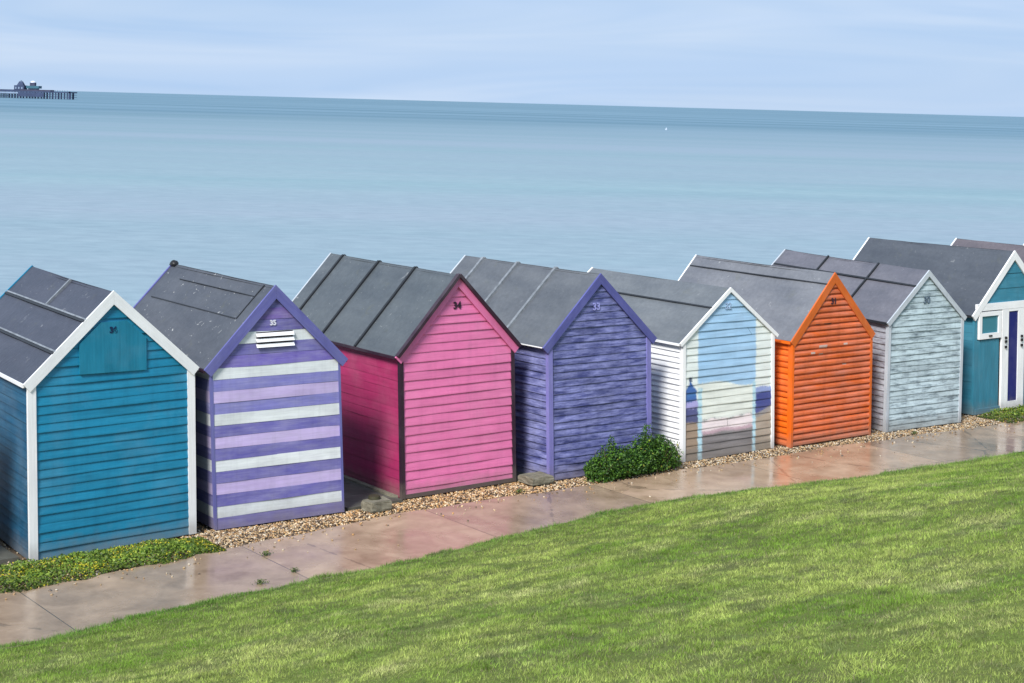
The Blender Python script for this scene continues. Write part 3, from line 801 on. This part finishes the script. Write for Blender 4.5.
# ------------------------------------------------------------------ pebbles
ph = (1 + 5 ** .5) / 2
ICO = np.array([(-1, ph, 0), (1, ph, 0), (-1, -ph, 0), (1, -ph, 0), (0, -1, ph), (0, 1, ph), (0, -1, -ph), (0, 1, -ph), (ph, 0, -1), (ph, 0, 1), (-ph, 0, -1), (-ph, 0, 1)]) / 1.902
ICF = np.array([(0, 11, 5), (0, 5, 1), (0, 1, 7), (0, 7, 10), (0, 10, 11), (1, 5, 9), (5, 11, 4), (11, 10, 2), (10, 7, 6), (7, 1, 8), (3, 9, 4), (3, 4, 2), (3, 2, 6), (3, 6, 8), (3, 8, 9), (4, 9, 5), (2, 4, 11), (6, 2, 10), (8, 6, 7), (9, 8, 1)])
def pebbles(name, P, R, cols, mat):
    n = len(P); jit = rng.uniform(.75, 1.2, (n, 12, 1)); sc = np.c_[rng.uniform(.8, 1.3, n), rng.uniform(.6, 1.0, n), rng.uniform(.4, .75, n)][:, None]
    v = ICO[None] * jit * sc * R[:, None, None]
    a = rng.uniform(0, 2 * PI, n); ca, sa = np.cos(a)[:, None], np.sin(a)[:, None]; b = rng.normal(0, .35, n); cb, sb = np.cos(b)[:, None], np.sin(b)[:, None]
    x, y, z = v[..., 0], v[..., 1], v[..., 2]; x, z = x * cb + z * sb, -x * sb + z * cb
    x, y = x * ca - y * sa, x * sa + y * ca
    v = np.stack([x, y, z], -1) + P[:, None]
    me = bpy.data.meshes.new(name); nv = n * 12; me.vertices.add(nv); me.vertices.foreach_set('co', v.astype(np.float32).ravel())
    fidx = (ICF[None] + (np.arange(n) * 12)[:, None, None]).reshape(-1); me.loops.add(len(fidx)); me.loops.foreach_set('vertex_index', fidx.astype(np.int32))
    me.polygons.add(n * 20); me.polygons.foreach_set('loop_start', np.arange(0, len(fidx), 3, dtype=np.int32)); me.polygons.foreach_set('use_smooth', np.ones(n * 20, bool))
    ca_ = me.color_attributes.new('col', 'FLOAT_COLOR', 'POINT'); c4 = np.ones((nv, 4), np.float32); c4[:, :3] = np.repeat(cols, 12, axis=0); ca_.data.foreach_set('color', c4.ravel())
    me.materials.append(mat); me.update(calc_edges=True)
    o = bpy.data.objects.new(name, me); COL.objects.link(o); return o
t = NT('pebble'); at = t.n('ShaderNodeAttribute'); at.attribute_name = 'col'; tc = t.n('ShaderNodeTexCoord').outputs['Object']
t.bsdf(t.mix(1.0, at.outputs['Color'], t.ramp(t.noise(tc, 60, 3), .3, .7, C(.75, .75, .75), C(1.15, 1.15, 1.15)), 'MULTIPLY'), .42, .4); PEB = t.m
n = 40000
tt = rng.uniform(3, 30, n); sf = s_far(tt); xx = rng.uniform(0, 1, n) ** .8
dep = np.where(xx < .9, xx / .9 * .95, .95 + (xx - .9) * 12)
s_ = sf - dep + .05
P2 = U[None] * tt[:, None] + N[None] * s_[:, None]
pile = -.012 + .022 * np.clip(1 - abs(dep - .3) / .35, 0, 1) * (vnoise(tt * 1.5, dep * 3, 4))
P3 = np.c_[P2, -.015 + pile + rng.uniform(0, .012, n)]
pal = np.array([(.42, .30, .17), (.34, .21, .10), (.55, .45, .31), (.22, .15, .09), (.60, .54, .44), (.42, .25, .10), (.12, .09, .07), (.48, .35, .18)])
cl = pal[rng.integers(0, len(pal), n)] * rng.uniform(.75, 1.2, n)[:, None]
sp_ = rng.random(n) < .010; P3[sp_, :2] += N[None] * rng.exponential(.22, sp_.sum())[:, None] + N[None] * dep[sp_][:, None]; P3[sp_, 2] = .003
# warmer, oranger shingle round the pink hut, paler and greyer further on
wm = np.exp(-((tt - 13) / 3) ** 2)[:, None]; cl = cl * (1 - wm * .4) + cl * np.array([1.35, 1.0, .55]) * wm * .4 + .02
o = pebbles('pebbles', P3, rng.uniform(.009, .021, n), cl, PEB)
tag(o, 'tan and cream shingle pebbles strewn between the huts and the path', 'pebbles', kind='stuff')

# ------------------------------------------------------------------ plants
def leaves(name, P, nrm, size, cols, mat, parent=None):
    n = len(P); d = rng.normal(0, 1, (n, 3)); d[:, 2] = np.abs(d[:, 2]) * .6 + .15; d += nrm * .9; d /= np.linalg.norm(d, axis=1)[:, None]
    r = rng.normal(0, 1, (n, 3)); a = np.cross(d, r); a /= np.linalg.norm(a, axis=1)[:, None]; b = np.cross(d, a)
    L = size[:, None]; W = L * .48
    V = np.empty((n, 4, 3)); V[:, 0] = P - a * L * .5; V[:, 1] = P + b * W * .5 + d * L * .08; V[:, 2] = P + a * L * .5; V[:, 3] = P - b * W * .5 + d * L * .08
    o = cloud(name, V.reshape(-1, 3), 4, np.repeat(cols, 4, axis=0), mat)
    if parent: o.parent = parent
    return o
def green(n, lo=(.018, .06, .010), hi=(.10, .21, .03), p=1.3):
    k = rng.random(n)[:, None] ** p; return np.array(lo) * (1 - k) + np.array(hi) * k
# ground cover in front of the first hut (and of the sea green hut)
def cover(name, t0, t1, n, label, flowers, hmax=.16, back=-18.15):
    tt = rng.uniform(t0, t1, n); sf = s_far(tt); fr = rng.random(n)
    s0 = sf + .05 + (vnoise(tt * 4, 0, 12) - .5) * .16; s1 = back + (vnoise(tt * 3, 5, 12) - .5) * .1
    s_ = s0 + (s1 - s0) * fr
    hh = hmax * (.35 + .9 * fbm(tt * 2.2, s_ * 3, 21, 3)) * np.clip(np.minimum(fr, 1 - fr * .5) * 5, .12, 1) * np.clip(np.minimum(tt - t0, t1 - tt) * 2.2, .15, 1)
    z = hh * rng.random(n) ** .5
    P = np.c_[U[None] * tt[:, None] + N[None] * s_[:, None], z]
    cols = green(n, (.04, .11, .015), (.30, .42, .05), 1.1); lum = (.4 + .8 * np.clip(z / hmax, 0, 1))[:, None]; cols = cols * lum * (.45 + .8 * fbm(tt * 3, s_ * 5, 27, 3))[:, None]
    patch = np.clip((fbm(tt * 1.7, s_ * 2, 25, 2) - .42) * 5, 0, 1)
    if flowers:
        fl = (rng.random(n) < flowers * patch) & (z > hh * .6)
        cols[fl] = np.array([.62, .55, .035]) * rng.uniform(.7, 1.1, fl.sum())[:, None]
    else: fl = np.zeros(n, bool)
    size = rng.uniform(.028, .055, n); size[fl] = .03
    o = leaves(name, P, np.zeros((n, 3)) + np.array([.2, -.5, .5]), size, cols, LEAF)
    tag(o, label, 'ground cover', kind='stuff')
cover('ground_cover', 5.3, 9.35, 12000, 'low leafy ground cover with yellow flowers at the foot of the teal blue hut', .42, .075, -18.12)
cover('ground_cover', 24.9, 30.0, 9000, 'low green plants at the foot of the sea green hut', .06, .11, -18.05)

# weeds in the joints of the path
wp_, wc_ = [], []
for (t_, s_, r_) in ((9.66, -17.02, .07), (9.60, -16.25, .05), (9.05, -16.05, .07), (14.2, -17.9, .06), (22.6, -17.6, .06)):
    r_ *= .6; n = int(170 * r_ / .05); q = rng.normal(0, r_ * .6, (n, 2)); q[:, 0] *= 1.4
    T_ = t_ + q[:, 0]; S_ = s_ + q[:, 1]; wp_.append(np.c_[U[None] * T_[:, None] + N[None] * S_[:, None], rng.uniform(.0, .04, n)]); wc_.append(green(n, (.04, .07, .02), (.16, .22, .05)))
wp_, wc_ = np.concatenate(wp_), np.concatenate(wc_)
o = leaves('weeds', wp_, np.zeros((len(wp_), 3)) + np.array([0, -.3, .5]), rng.uniform(.012, .03, len(wp_)), wc_, LEAF)
tag(o, 'small sparse weeds growing in the joints and edges of the wet path', 'weeds', kind='stuff')

# shrub in front of the indigo hut
sc_ = ts(16.36, -17.86)
sh = empty('shrub', (sc_[0], sc_[1], 0)); tag(sh, 'bushy dark green leafy shrub at the foot of the indigo hut', 'shrub')
lob = [(-.62, 0, .16, .30, .25), (-.38, .03, .26, .32, .33), (-.05, .0, .20, .38, .30), (.30, .02, .32, .33, .38), (.62, -.05, .24, .38, .32), (.92, -.08, .20, .30, .26), (-.46, .06, .56, .09, .20), (.30, .08, .66, .11, .24), (.66, .02, .44, .18, .2), (.12, -.18, .14, .4, .22), (.55, -.2, .12, .4, .2), (-.4, -.15, .12, .35, .2)]
Ps, Ns, Cs = [], [], []
for (t_, s_, z_, rr, rz) in [(a_ - .13, b_, c_, d_, e_) for a_, b_, c_, d_, e_ in lob]:
    n = int(2600 * rr * rr / .1)
    d = rng.normal(0, 1, (n, 3)); d /= np.linalg.norm(d, axis=1)[:, None]
    r = rng.random(n) ** .35 * (1 + .22 * (vnoise(d[:, 0] * 4 + t_ * 9, d[:, 2] * 4 + s_, 6) - .5) * 2)
    q = np.c_[d[:, 0] * rr, d[:, 1] * rr * .75, d[:, 2] * rz] * r[:, None]
    T_ = (t_ + q[:, 0]) * .90; S_ = s_ + q[:, 1]; Zz = (z_ + q[:, 2]) * .86; k = Zz > .0
    p = np.c_[U[None] * T_[:, None] + N[None] * S_[:, None], Zz][k]; dn = np.c_[U[None] * d[:, :1] + N[None] * d[:, 1:2], d[:, 2]][k]
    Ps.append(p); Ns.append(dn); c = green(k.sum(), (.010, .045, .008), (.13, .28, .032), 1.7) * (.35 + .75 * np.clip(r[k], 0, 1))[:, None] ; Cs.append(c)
Ps, Ns, Cs = np.concatenate(Ps), np.concatenate(Ns), np.concatenate(Cs)
fl = rng.random(len(Ps)) < .012; Cs[fl] = (.40, .42, .06)
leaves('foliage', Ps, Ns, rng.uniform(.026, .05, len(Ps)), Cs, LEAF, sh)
mb = MB()
for k in range(34):
    a = rng.uniform(-.75, .95); b = rng.uniform(-.15, .15); hgt = rng.uniform(.25, .5); ex, ey = rng.normal(0, .08, 2)
    p0 = U * a + N * b; p1 = p0 + np.array([ex, ey]); q = .005
    mb.hexa([(p0[0] - q, p0[1] - q, 0), (p0[0] + q, p0[1] - q, 0), (p0[0] + q, p0[1] + q, 0), (p0[0] - q, p0[1] + q, 0), (p1[0] - q * .5, p1[1] - q * .5, hgt), (p1[0] + q * .5, p1[1] - q * .5, hgt), (p1[0] + q * .5, p1[1] + q * .5, hgt), (p1[0] - q * .5, p1[1] + q * .5, hgt)])
mb.build('stems', plain('stem_bark', (.08, .06, .035), .8), sh)

# ------------------------------------------------------------------ concrete odds and ends
t = NT('old_concrete'); tc = t.n('ShaderNodeTexCoord').outputs['Object']
a = t.noise(tc, 6, 6, .65); b = t.noise(tc, 60, 3)
col = t.mix(t.ramp(a, .3, .7), C(.12, .11, .08), C(.27, .25, .19)); t.bsdf(col, .8, .3, t.bump(t.math('ADD', a, t.math('MULTIPLY', b, .3)), .6, .02)); CONC = t.m
import bmesh
def bev_box(name, sx, sy, sz, bev, mat, parent, loc=(0, 0, 0), jit=.0):
    bm = bmesh.new(); bmesh.ops.create_cube(bm, size=1)
    for v in bm.verts: v.co = Vector((v.co.x * sx, v.co.y * sy, (v.co.z + .5) * sz))
    bmesh.ops.subdivide_edges(bm, edges=bm.edges, cuts=3, use_grid_fill=True)
    for v in bm.verts: v.co += Vector([random.uniform(-jit, jit) for _ in range(3)])
    bmesh.ops.bevel(bm, geom=[e for e in bm.edges if len(e.link_faces) == 2 and e.calc_face_angle() > .9], offset=bev, segments=2, affect='EDGES')
    me = bpy.data.meshes.new(name); bm.to_mesh(me); bm.free(); me.materials.append(mat)
    o = bpy.data.objects.new(name, me); COL.objects.link(o); o.location = loc
    if parent: o.parent = parent
    return o
def cyl(name, r0, r1, hgt, mat, parent=None, loc=(0, 0, 0), seg=24):
    bm = bmesh.new(); bmesh.ops.create_cone(bm, cap_ends=True, segments=seg, radius1=r0, radius2=r1, depth=hgt)
    for v in bm.verts: v.co.z += hgt / 2
    bmesh.ops.bevel(bm, geom=[e for e in bm.edges if e.calc_face_angle(0) > 1.2], offset=min(.006, hgt * .3), segments=2, affect='EDGES')
    me = bpy.data.meshes.new(name); bm.to_mesh(me); bm.free(); me.materials.append(mat)
    o = bpy.data.objects.new(name, me); COL.objects.link(o); o.location = loc
    if parent: o.parent = parent
    return o
p = ts(11.93, -18.10)
bl = bev_box('concrete_block', .33, .24, .14, .012, CONC, None, (p[0], p[1], 0), .005); bl.rotation_euler = (0, 0, UA + .1)
tag(bl, 'mossy square concrete block on the shingle between striped and pink huts', 'block')
p = ts(11.93, -18.16)
cp = cyl('drain_cap', .085, .08, .045, plain('dark_mossy_plastic', (.045, .042, .022), .6, .3), None, (p[0], p[1], .1385)); tag(cp, 'round dark cap lying on top of the mossy concrete block', 'cap')
p = ts(14.76, -18.22)
bl = bev_box('concrete_block', .40, .34, .11, .012, CONC, None, (p[0], p[1], 0), .005); bl.rotation_euler = (0, 0, UA)
tag(bl, 'flat concrete block between the pink hut and the indigo hut', 'block')
# paved floor strips in the gaps between huts
SLABM = plain('dark_grey_paving', (.10, .10, .085), .5, .3, 5)  # dark mottled grey for the gap floors
for i, (t0, t1, s0, s1, lab) in enumerate(((11.62, 12.50, -21.3, -18.32, 'dark grey paving strip in the gap between striped and pink huts'), (14.56, 14.93, -21.3, -18.45, 'dark grey paving strip in the gap between pink and indigo huts'), (6.3, 7.15, -21.3, -18.4, 'dark grey paving strip left of the teal blue hut'))):
    mb = MB(); nn = 5
    for k in range(nn):
        a, b = s1 + (s0 - s1) * k / nn, s1 + (s0 - s1) * (k + 1) / nn - (-.012)
        q = [ts(t0, a), ts(t1, a), ts(t1, b), ts(t0, b)]
        mb.hexa([(x[0], x[1], -.03) for x in q][::-1] + [(x[0], x[1], .022) for x in q][::-1])
    o = mb.build('paving_strip', SLABM); tag(o, lab, 'paving')
# pale kerb against the pink hut
mb = MB(); q = [ts(12.44, -18.50), ts(12.515, -18.46), ts(12.56, -21.6), ts(12.485, -21.6)]
mb.hexa([(x[0], x[1], -.03) for x in q] + [(x[0], x[1], .05) for x in q]); o = mb.build('kerb', CONC); tag(o, 'pale concrete kerb running along the side wall of the pink hut', 'kerb')

# ------------------------------------------------------------------ sea
SEAZ = -4.0
t = NT('sea_water'); geo = t.n('ShaderNodeNewGeometry').outputs['Position']
# bands of smoother and rougher water, long across the view
b1 = t.noise(t.mapping(geo, (.0009, .0075, 1), (0, 0, .03)), 1.0, 5, .6, .4)
b2 = t.noise(t.mapping(geo, (.008, .045, 1), (0, 0, .05)), 1.0, 5, .65, .3)
b3 = t.noise(t.mapping(geo, (.38, .75, 1), (0, 0, .04)), 1.0, 5, .65, .2)
sep = t.n('ShaderNodeSeparateXYZ'); t.set(sep.inputs[0], geo)
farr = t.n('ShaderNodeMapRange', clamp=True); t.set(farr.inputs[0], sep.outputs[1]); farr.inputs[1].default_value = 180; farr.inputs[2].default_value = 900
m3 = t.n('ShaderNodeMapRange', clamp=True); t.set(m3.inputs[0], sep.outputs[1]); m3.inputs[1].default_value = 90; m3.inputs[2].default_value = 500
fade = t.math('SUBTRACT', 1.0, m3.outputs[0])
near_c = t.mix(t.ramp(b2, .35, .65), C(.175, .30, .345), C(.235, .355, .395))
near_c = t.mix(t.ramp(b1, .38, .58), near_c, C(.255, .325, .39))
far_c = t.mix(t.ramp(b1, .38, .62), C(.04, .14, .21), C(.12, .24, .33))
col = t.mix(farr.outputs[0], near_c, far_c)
rp = t.math('ADD', .5, t.math('MULTIPLY', t.math('SUBTRACT', b3, .5), t.math('MULTIPLY', fade, 1.3)))
col = t.mix(1.0, col, t.ramp(rp, .2, .8, C(.76, .80, .83), C(1.18, 1.16, 1.13)), 'MULTIPLY')
wv = t.noise(t.mapping(geo, (.5, 1.6, 1), (0, 0, .1)), 1.0, 5, .6); bn = t.bump(wv, .5, .12)
df = t.n('ShaderNodeBsdfDiffuse'); t.set(df.inputs['Color'], col); t.set(df.inputs['Normal'], bn)
gl = t.n('ShaderNodeBsdfGlossy'); gl.inputs['Roughness'].default_value = .3; t.set(gl.inputs['Normal'], bn); gl.inputs['Color'].default_value = C(.84, .86, .84)
mx = t.n('ShaderNodeMixShader'); mx.inputs[0].default_value = .30
t.t.links.new(df.outputs[0], mx.inputs[1]); t.t.links.new(gl.outputs[0], mx.inputs[2]); t.t.links.new(mx.outputs[0], t.out.inputs[0])
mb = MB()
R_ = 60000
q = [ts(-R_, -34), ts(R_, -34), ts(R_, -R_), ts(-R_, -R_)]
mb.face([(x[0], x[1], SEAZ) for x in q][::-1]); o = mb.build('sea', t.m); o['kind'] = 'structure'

# buoy
b = empty('buoy', (64.0, 667, SEAZ)); tag(b, 'tiny white buoy floating far out on the sea', 'buoy')
cyl('float', .5, .55, .5, plain('white_buoy_plastic', (.42, .5, .6), .5), b); cyl('topmark', .25, .1, .5, plain('pale_buoy_top', (.4, .48, .58), .5), b, (0, 0, .49))

# ------------------------------------------------------------------ pier head
PY = 1784.; K = PY / 1615.
def wx(px_): return (px_ - 514) * K
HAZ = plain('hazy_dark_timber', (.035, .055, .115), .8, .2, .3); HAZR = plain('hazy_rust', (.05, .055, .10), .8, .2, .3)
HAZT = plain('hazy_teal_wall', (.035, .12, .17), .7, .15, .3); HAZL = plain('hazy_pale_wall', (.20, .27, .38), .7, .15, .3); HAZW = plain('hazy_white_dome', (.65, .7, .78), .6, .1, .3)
pr = empty('pier', (wx(30), PY, SEAZ)); tag(pr, 'ruined pier head with dark piles and two small towers out at sea', 'pier')
X0, X1 = wx(-60) - wx(30), wx(75.5) - wx(30)
def bx(name, x0, x1, y0, y1, z0, z1, mat, par=None, tilt=0):
    mb = MB(); mb.hexa([(x0, y0, z0), (x1, y0, z0), (x1, y1, z0), (x0, y1, z0), (x0, y0, z1), (x1, y0, z1), (x1, y1, z1), (x0, y1, z1)])
    return mb.build(name, mat, par or pr)
YW = 30.
# slope of the photographed line is carried by the camera's roll only
dz = 6.9
bx('deck', X0, X1, -YW / 2, YW / 2, dz, dz + 1.3, HAZ)
ry = MB()
def lx(p_): return wx(p_) - wx(30)
npile = 0
for row in (-YW / 2 + 1, 0, YW / 2 - 1):
    for p_ in np.arange(-58, 76, 2.9):
        x = lx(p_) + rng.uniform(-.3, .3); wdt = .42 if p_ < 74 else 1.0
        if npile < 99: bx('pile', x - wdt, x + wdt, row - .4, row + .4, -1.5, dz, HAZ); npile += 1
bx('pile', lx(74.2), lx(75.5), -YW / 2, -YW / 2 + 2, -1.5, dz + 1.8, HAZ)
mb = MB()
for row in (-YW / 2 + 1, YW / 2 - 1):
    for z_ in (2.2, 4.6):
        mb.hexa([(X0, row - .2, z_), (X1, row - .2, z_), (X1, row + .2, z_), (X0, row + .2, z_), (X0, row - .2, z_ + .35), (X1, row - .2, z_ + .35), (X1, row + .2, z_ + .35), (X0, row + .2, z_ + .35)])
mb.build('cross_beam', HAZ, pr)
bx('lower_wall', X0, lx(24), -YW / 2 - .2, -YW / 2 + .3, dz - 2.0, dz - .2, HAZL)
bx('lower_wall', lx(24), lx(50), -YW / 2 - .3, -YW / 2 + .2, dz - 5.0, dz - .2, HAZ)
bx('side_shed', X0, lx(17), -6, 8, dz + 1.3, dz + 2.4, HAZ); bx('side_shed', lx(24), lx(54), -8, 8, dz + 1.3, dz + 2.9, HAZR)
# left tower
tw = bx('tower', lx(17.5), lx(27.5), -6, 6, dz + 1.3, dz + 7.2, HAZ)
mb = MB()
x0, x1 = lx(19.5), lx(26.0); xm = (x0 + x1) / 2
mb.hexa([(x0, -4, dz + 7.2), (x1, -4, dz + 7.2), (x1, 4, dz + 7.2), (x0, 4, dz + 7.2), (xm - 1.6, -1.5, dz + 11.6), (xm + 1.6, -1.5, dz + 11.6), (xm + 1.6, 1.5, dz + 11.6), (xm - 1.6, 1.5, dz + 11.6)])
mb.build('roof', HAZ, tw); bx('finial', xm - .7, xm + .7, -.7, .7, dz + 11.6, dz + 13.0, HAZL, tw)
for p_ in (19.3, 22.3, 25.3): bx('window', lx(p_) - .7, lx(p_) + .7, -6.15, -6.0, dz + 3.2, dz + 5.4, HAZL, tw)
# right tower
tr_ = bx('pavilion', lx(31), lx(40), -4, 4, dz + 2.9, dz + 4.2, HAZL)
bx('gallery', lx(29.5), lx(42), -6, 6, dz + 4.2, dz + 7.0, HAZT, tr_)
bx('lantern_room', lx(32.3), lx(37.2), -3, 3, dz + 7.0, dz + 10.6, HAZR, tr_)
mb = MB(); x0, x1 = lx(32.0), lx(37.5); xm = (x0 + x1) / 2
for i in range(10):
    for j in range(4):
        def dp(i, j): a = 2 * PI * i / 10; b_ = PI / 2 * j / 4; r = (x1 - x0) / 2; return (xm + r * math.cos(a) * math.cos(b_), r * math.sin(a) * math.cos(b_), dz + 10.6 + 2.0 * math.sin(b_))
        mb.face([dp(i, j), dp(i + 1, j), dp(i + 1, j + 1), dp(i, j + 1)])
mb.build('dome', HAZW, tr_, smooth=True, merge=True)
mb = MB()
for p_ in np.arange(56, 75, 2.4): x = lx(p_); mb.hexa([(x - .12, -YW / 2, dz + 1.3), (x + .12, -YW / 2, dz + 1.3), (x + .12, -YW / 2 + .3, dz + 1.3), (x - .12, -YW / 2 + .3, dz + 1.3), (x - .12, -YW / 2, dz + 2.9), (x + .12, -YW / 2, dz + 2.9), (x + .12, -YW / 2 + .3, dz + 2.9), (x - .12, -YW / 2 + .3, dz + 2.9)])
mb.build('railing', HAZ, pr)

# ------------------------------------------------------------------ light and sky
EL, AZ = math.radians(40), math.radians(246)      # sun behind the camera, to its left
sd = Vector((math.cos(AZ) * math.cos(EL), math.sin(AZ) * math.cos(EL), math.sin(EL)))
sl_ = bpy.data.lights.new('sun', 'SUN'); sl_.energy = 5.0; sl_.angle = math.radians(16); sl_.color = (1, .955, .89)
so = bpy.data.objects.new('sun', sl_); COL.objects.link(so); so.rotation_euler = sd.to_track_quat('Z', 'Y').to_euler()
wd_ = bpy.data.worlds.new('World'); scene.world = wd_; wd_.use_nodes = True; nt = wd_.node_tree; nt.nodes.clear()
def wn(typ, **kw):
    o = nt.nodes.new(typ)
    for k, v in kw.items(): setattr(o, k, v)
    return o
out = wn('ShaderNodeOutputWorld'); bg = wn('ShaderNodeBackground'); sky = wn('ShaderNodeTexSky', sky_type='NISHITA', sun_disc=False)
sky.sun_elevation = EL; sky.sun_rotation = PI / 2 - AZ; sky.air_density = 1.0; sky.dust_density = .6; sky.ozone_density = 2.0
tcw = wn('ShaderNodeTexCoord'); mp = wn('ShaderNodeMapping'); mp.inputs['Scale'].default_value = (1.6, 1.6, 16); mp.inputs['Rotation'].default_value = (.05, .0, .3)
ns = wn('ShaderNodeTexNoise'); ns.inputs['Scale'].default_value = 1.6; ns.inputs['Detail'].default_value = 6; ns.inputs['Roughness'].default_value = .55; ns.inputs['Distortion'].default_value = .5
rp = wn('ShaderNodeValToRGB'); rp.color_ramp.elements[0].position = .35; rp.color_ramp.elements[1].position = .7
rp.color_ramp.elements[0].color = (.93, .93, .93, 1); rp.color_ramp.elements[1].color = (1, 1, 1, 1)
ns2 = wn('ShaderNodeTexNoise'); ns2.inputs['Scale'].default_value = 2.2; ns2.inputs['Detail'].default_value = 3; ns2.inputs['Roughness'].default_value = .6; ns2.inputs['Distortion'].default_value = .8
mp2 = wn('ShaderNodeMapping'); mp2.inputs['Scale'].default_value = (1.3, 1.3, 14); mp2.inputs['Rotation'].default_value = (.0, .06, .9)
rp2 = wn('ShaderNodeValToRGB'); rp2.color_ramp.elements[0].position = .32; rp2.color_ramp.elements[1].position = .75
rp2.color_ramp.elements[0].color = (5.1, 7.1, 10.1, 1); rp2.color_ramp.elements[1].color = (7.2, 8.6, 10.7, 1)
mixw = wn('ShaderNodeMix', data_type='RGBA'); mixw.inputs[7].default_value = (4.9, 6.7, 9.3, 1)
L = nt.links.new
L(tcw.outputs['Generated'], mp.inputs['Vector']); L(mp.outputs[0], ns.inputs['Vector']); L(ns.outputs['Fac'], rp.inputs['Fac'])
L(tcw.outputs['Generated'], mp2.inputs['Vector']); L(mp2.outputs[0], ns2.inputs['Vector']); L(ns2.outputs['Fac'], rp2.inputs['Fac']); L(rp2.outputs[0], mixw.inputs[7]); L(rp.outputs[0], mixw.inputs[0]); L(sky.outputs[0], mixw.inputs[6]); L(mixw.outputs[2], bg.inputs[0]); L(bg.outputs[0], out.inputs[0])
bg.inputs[1].default_value = .090
vs = scene.view_settings; vs.view_transform = 'Standard'; vs.look = 'None'; vs.exposure = 0; vs.gamma = 1
scene.cycles.max_bounces = 6; scene.cycles.use_denoising = True
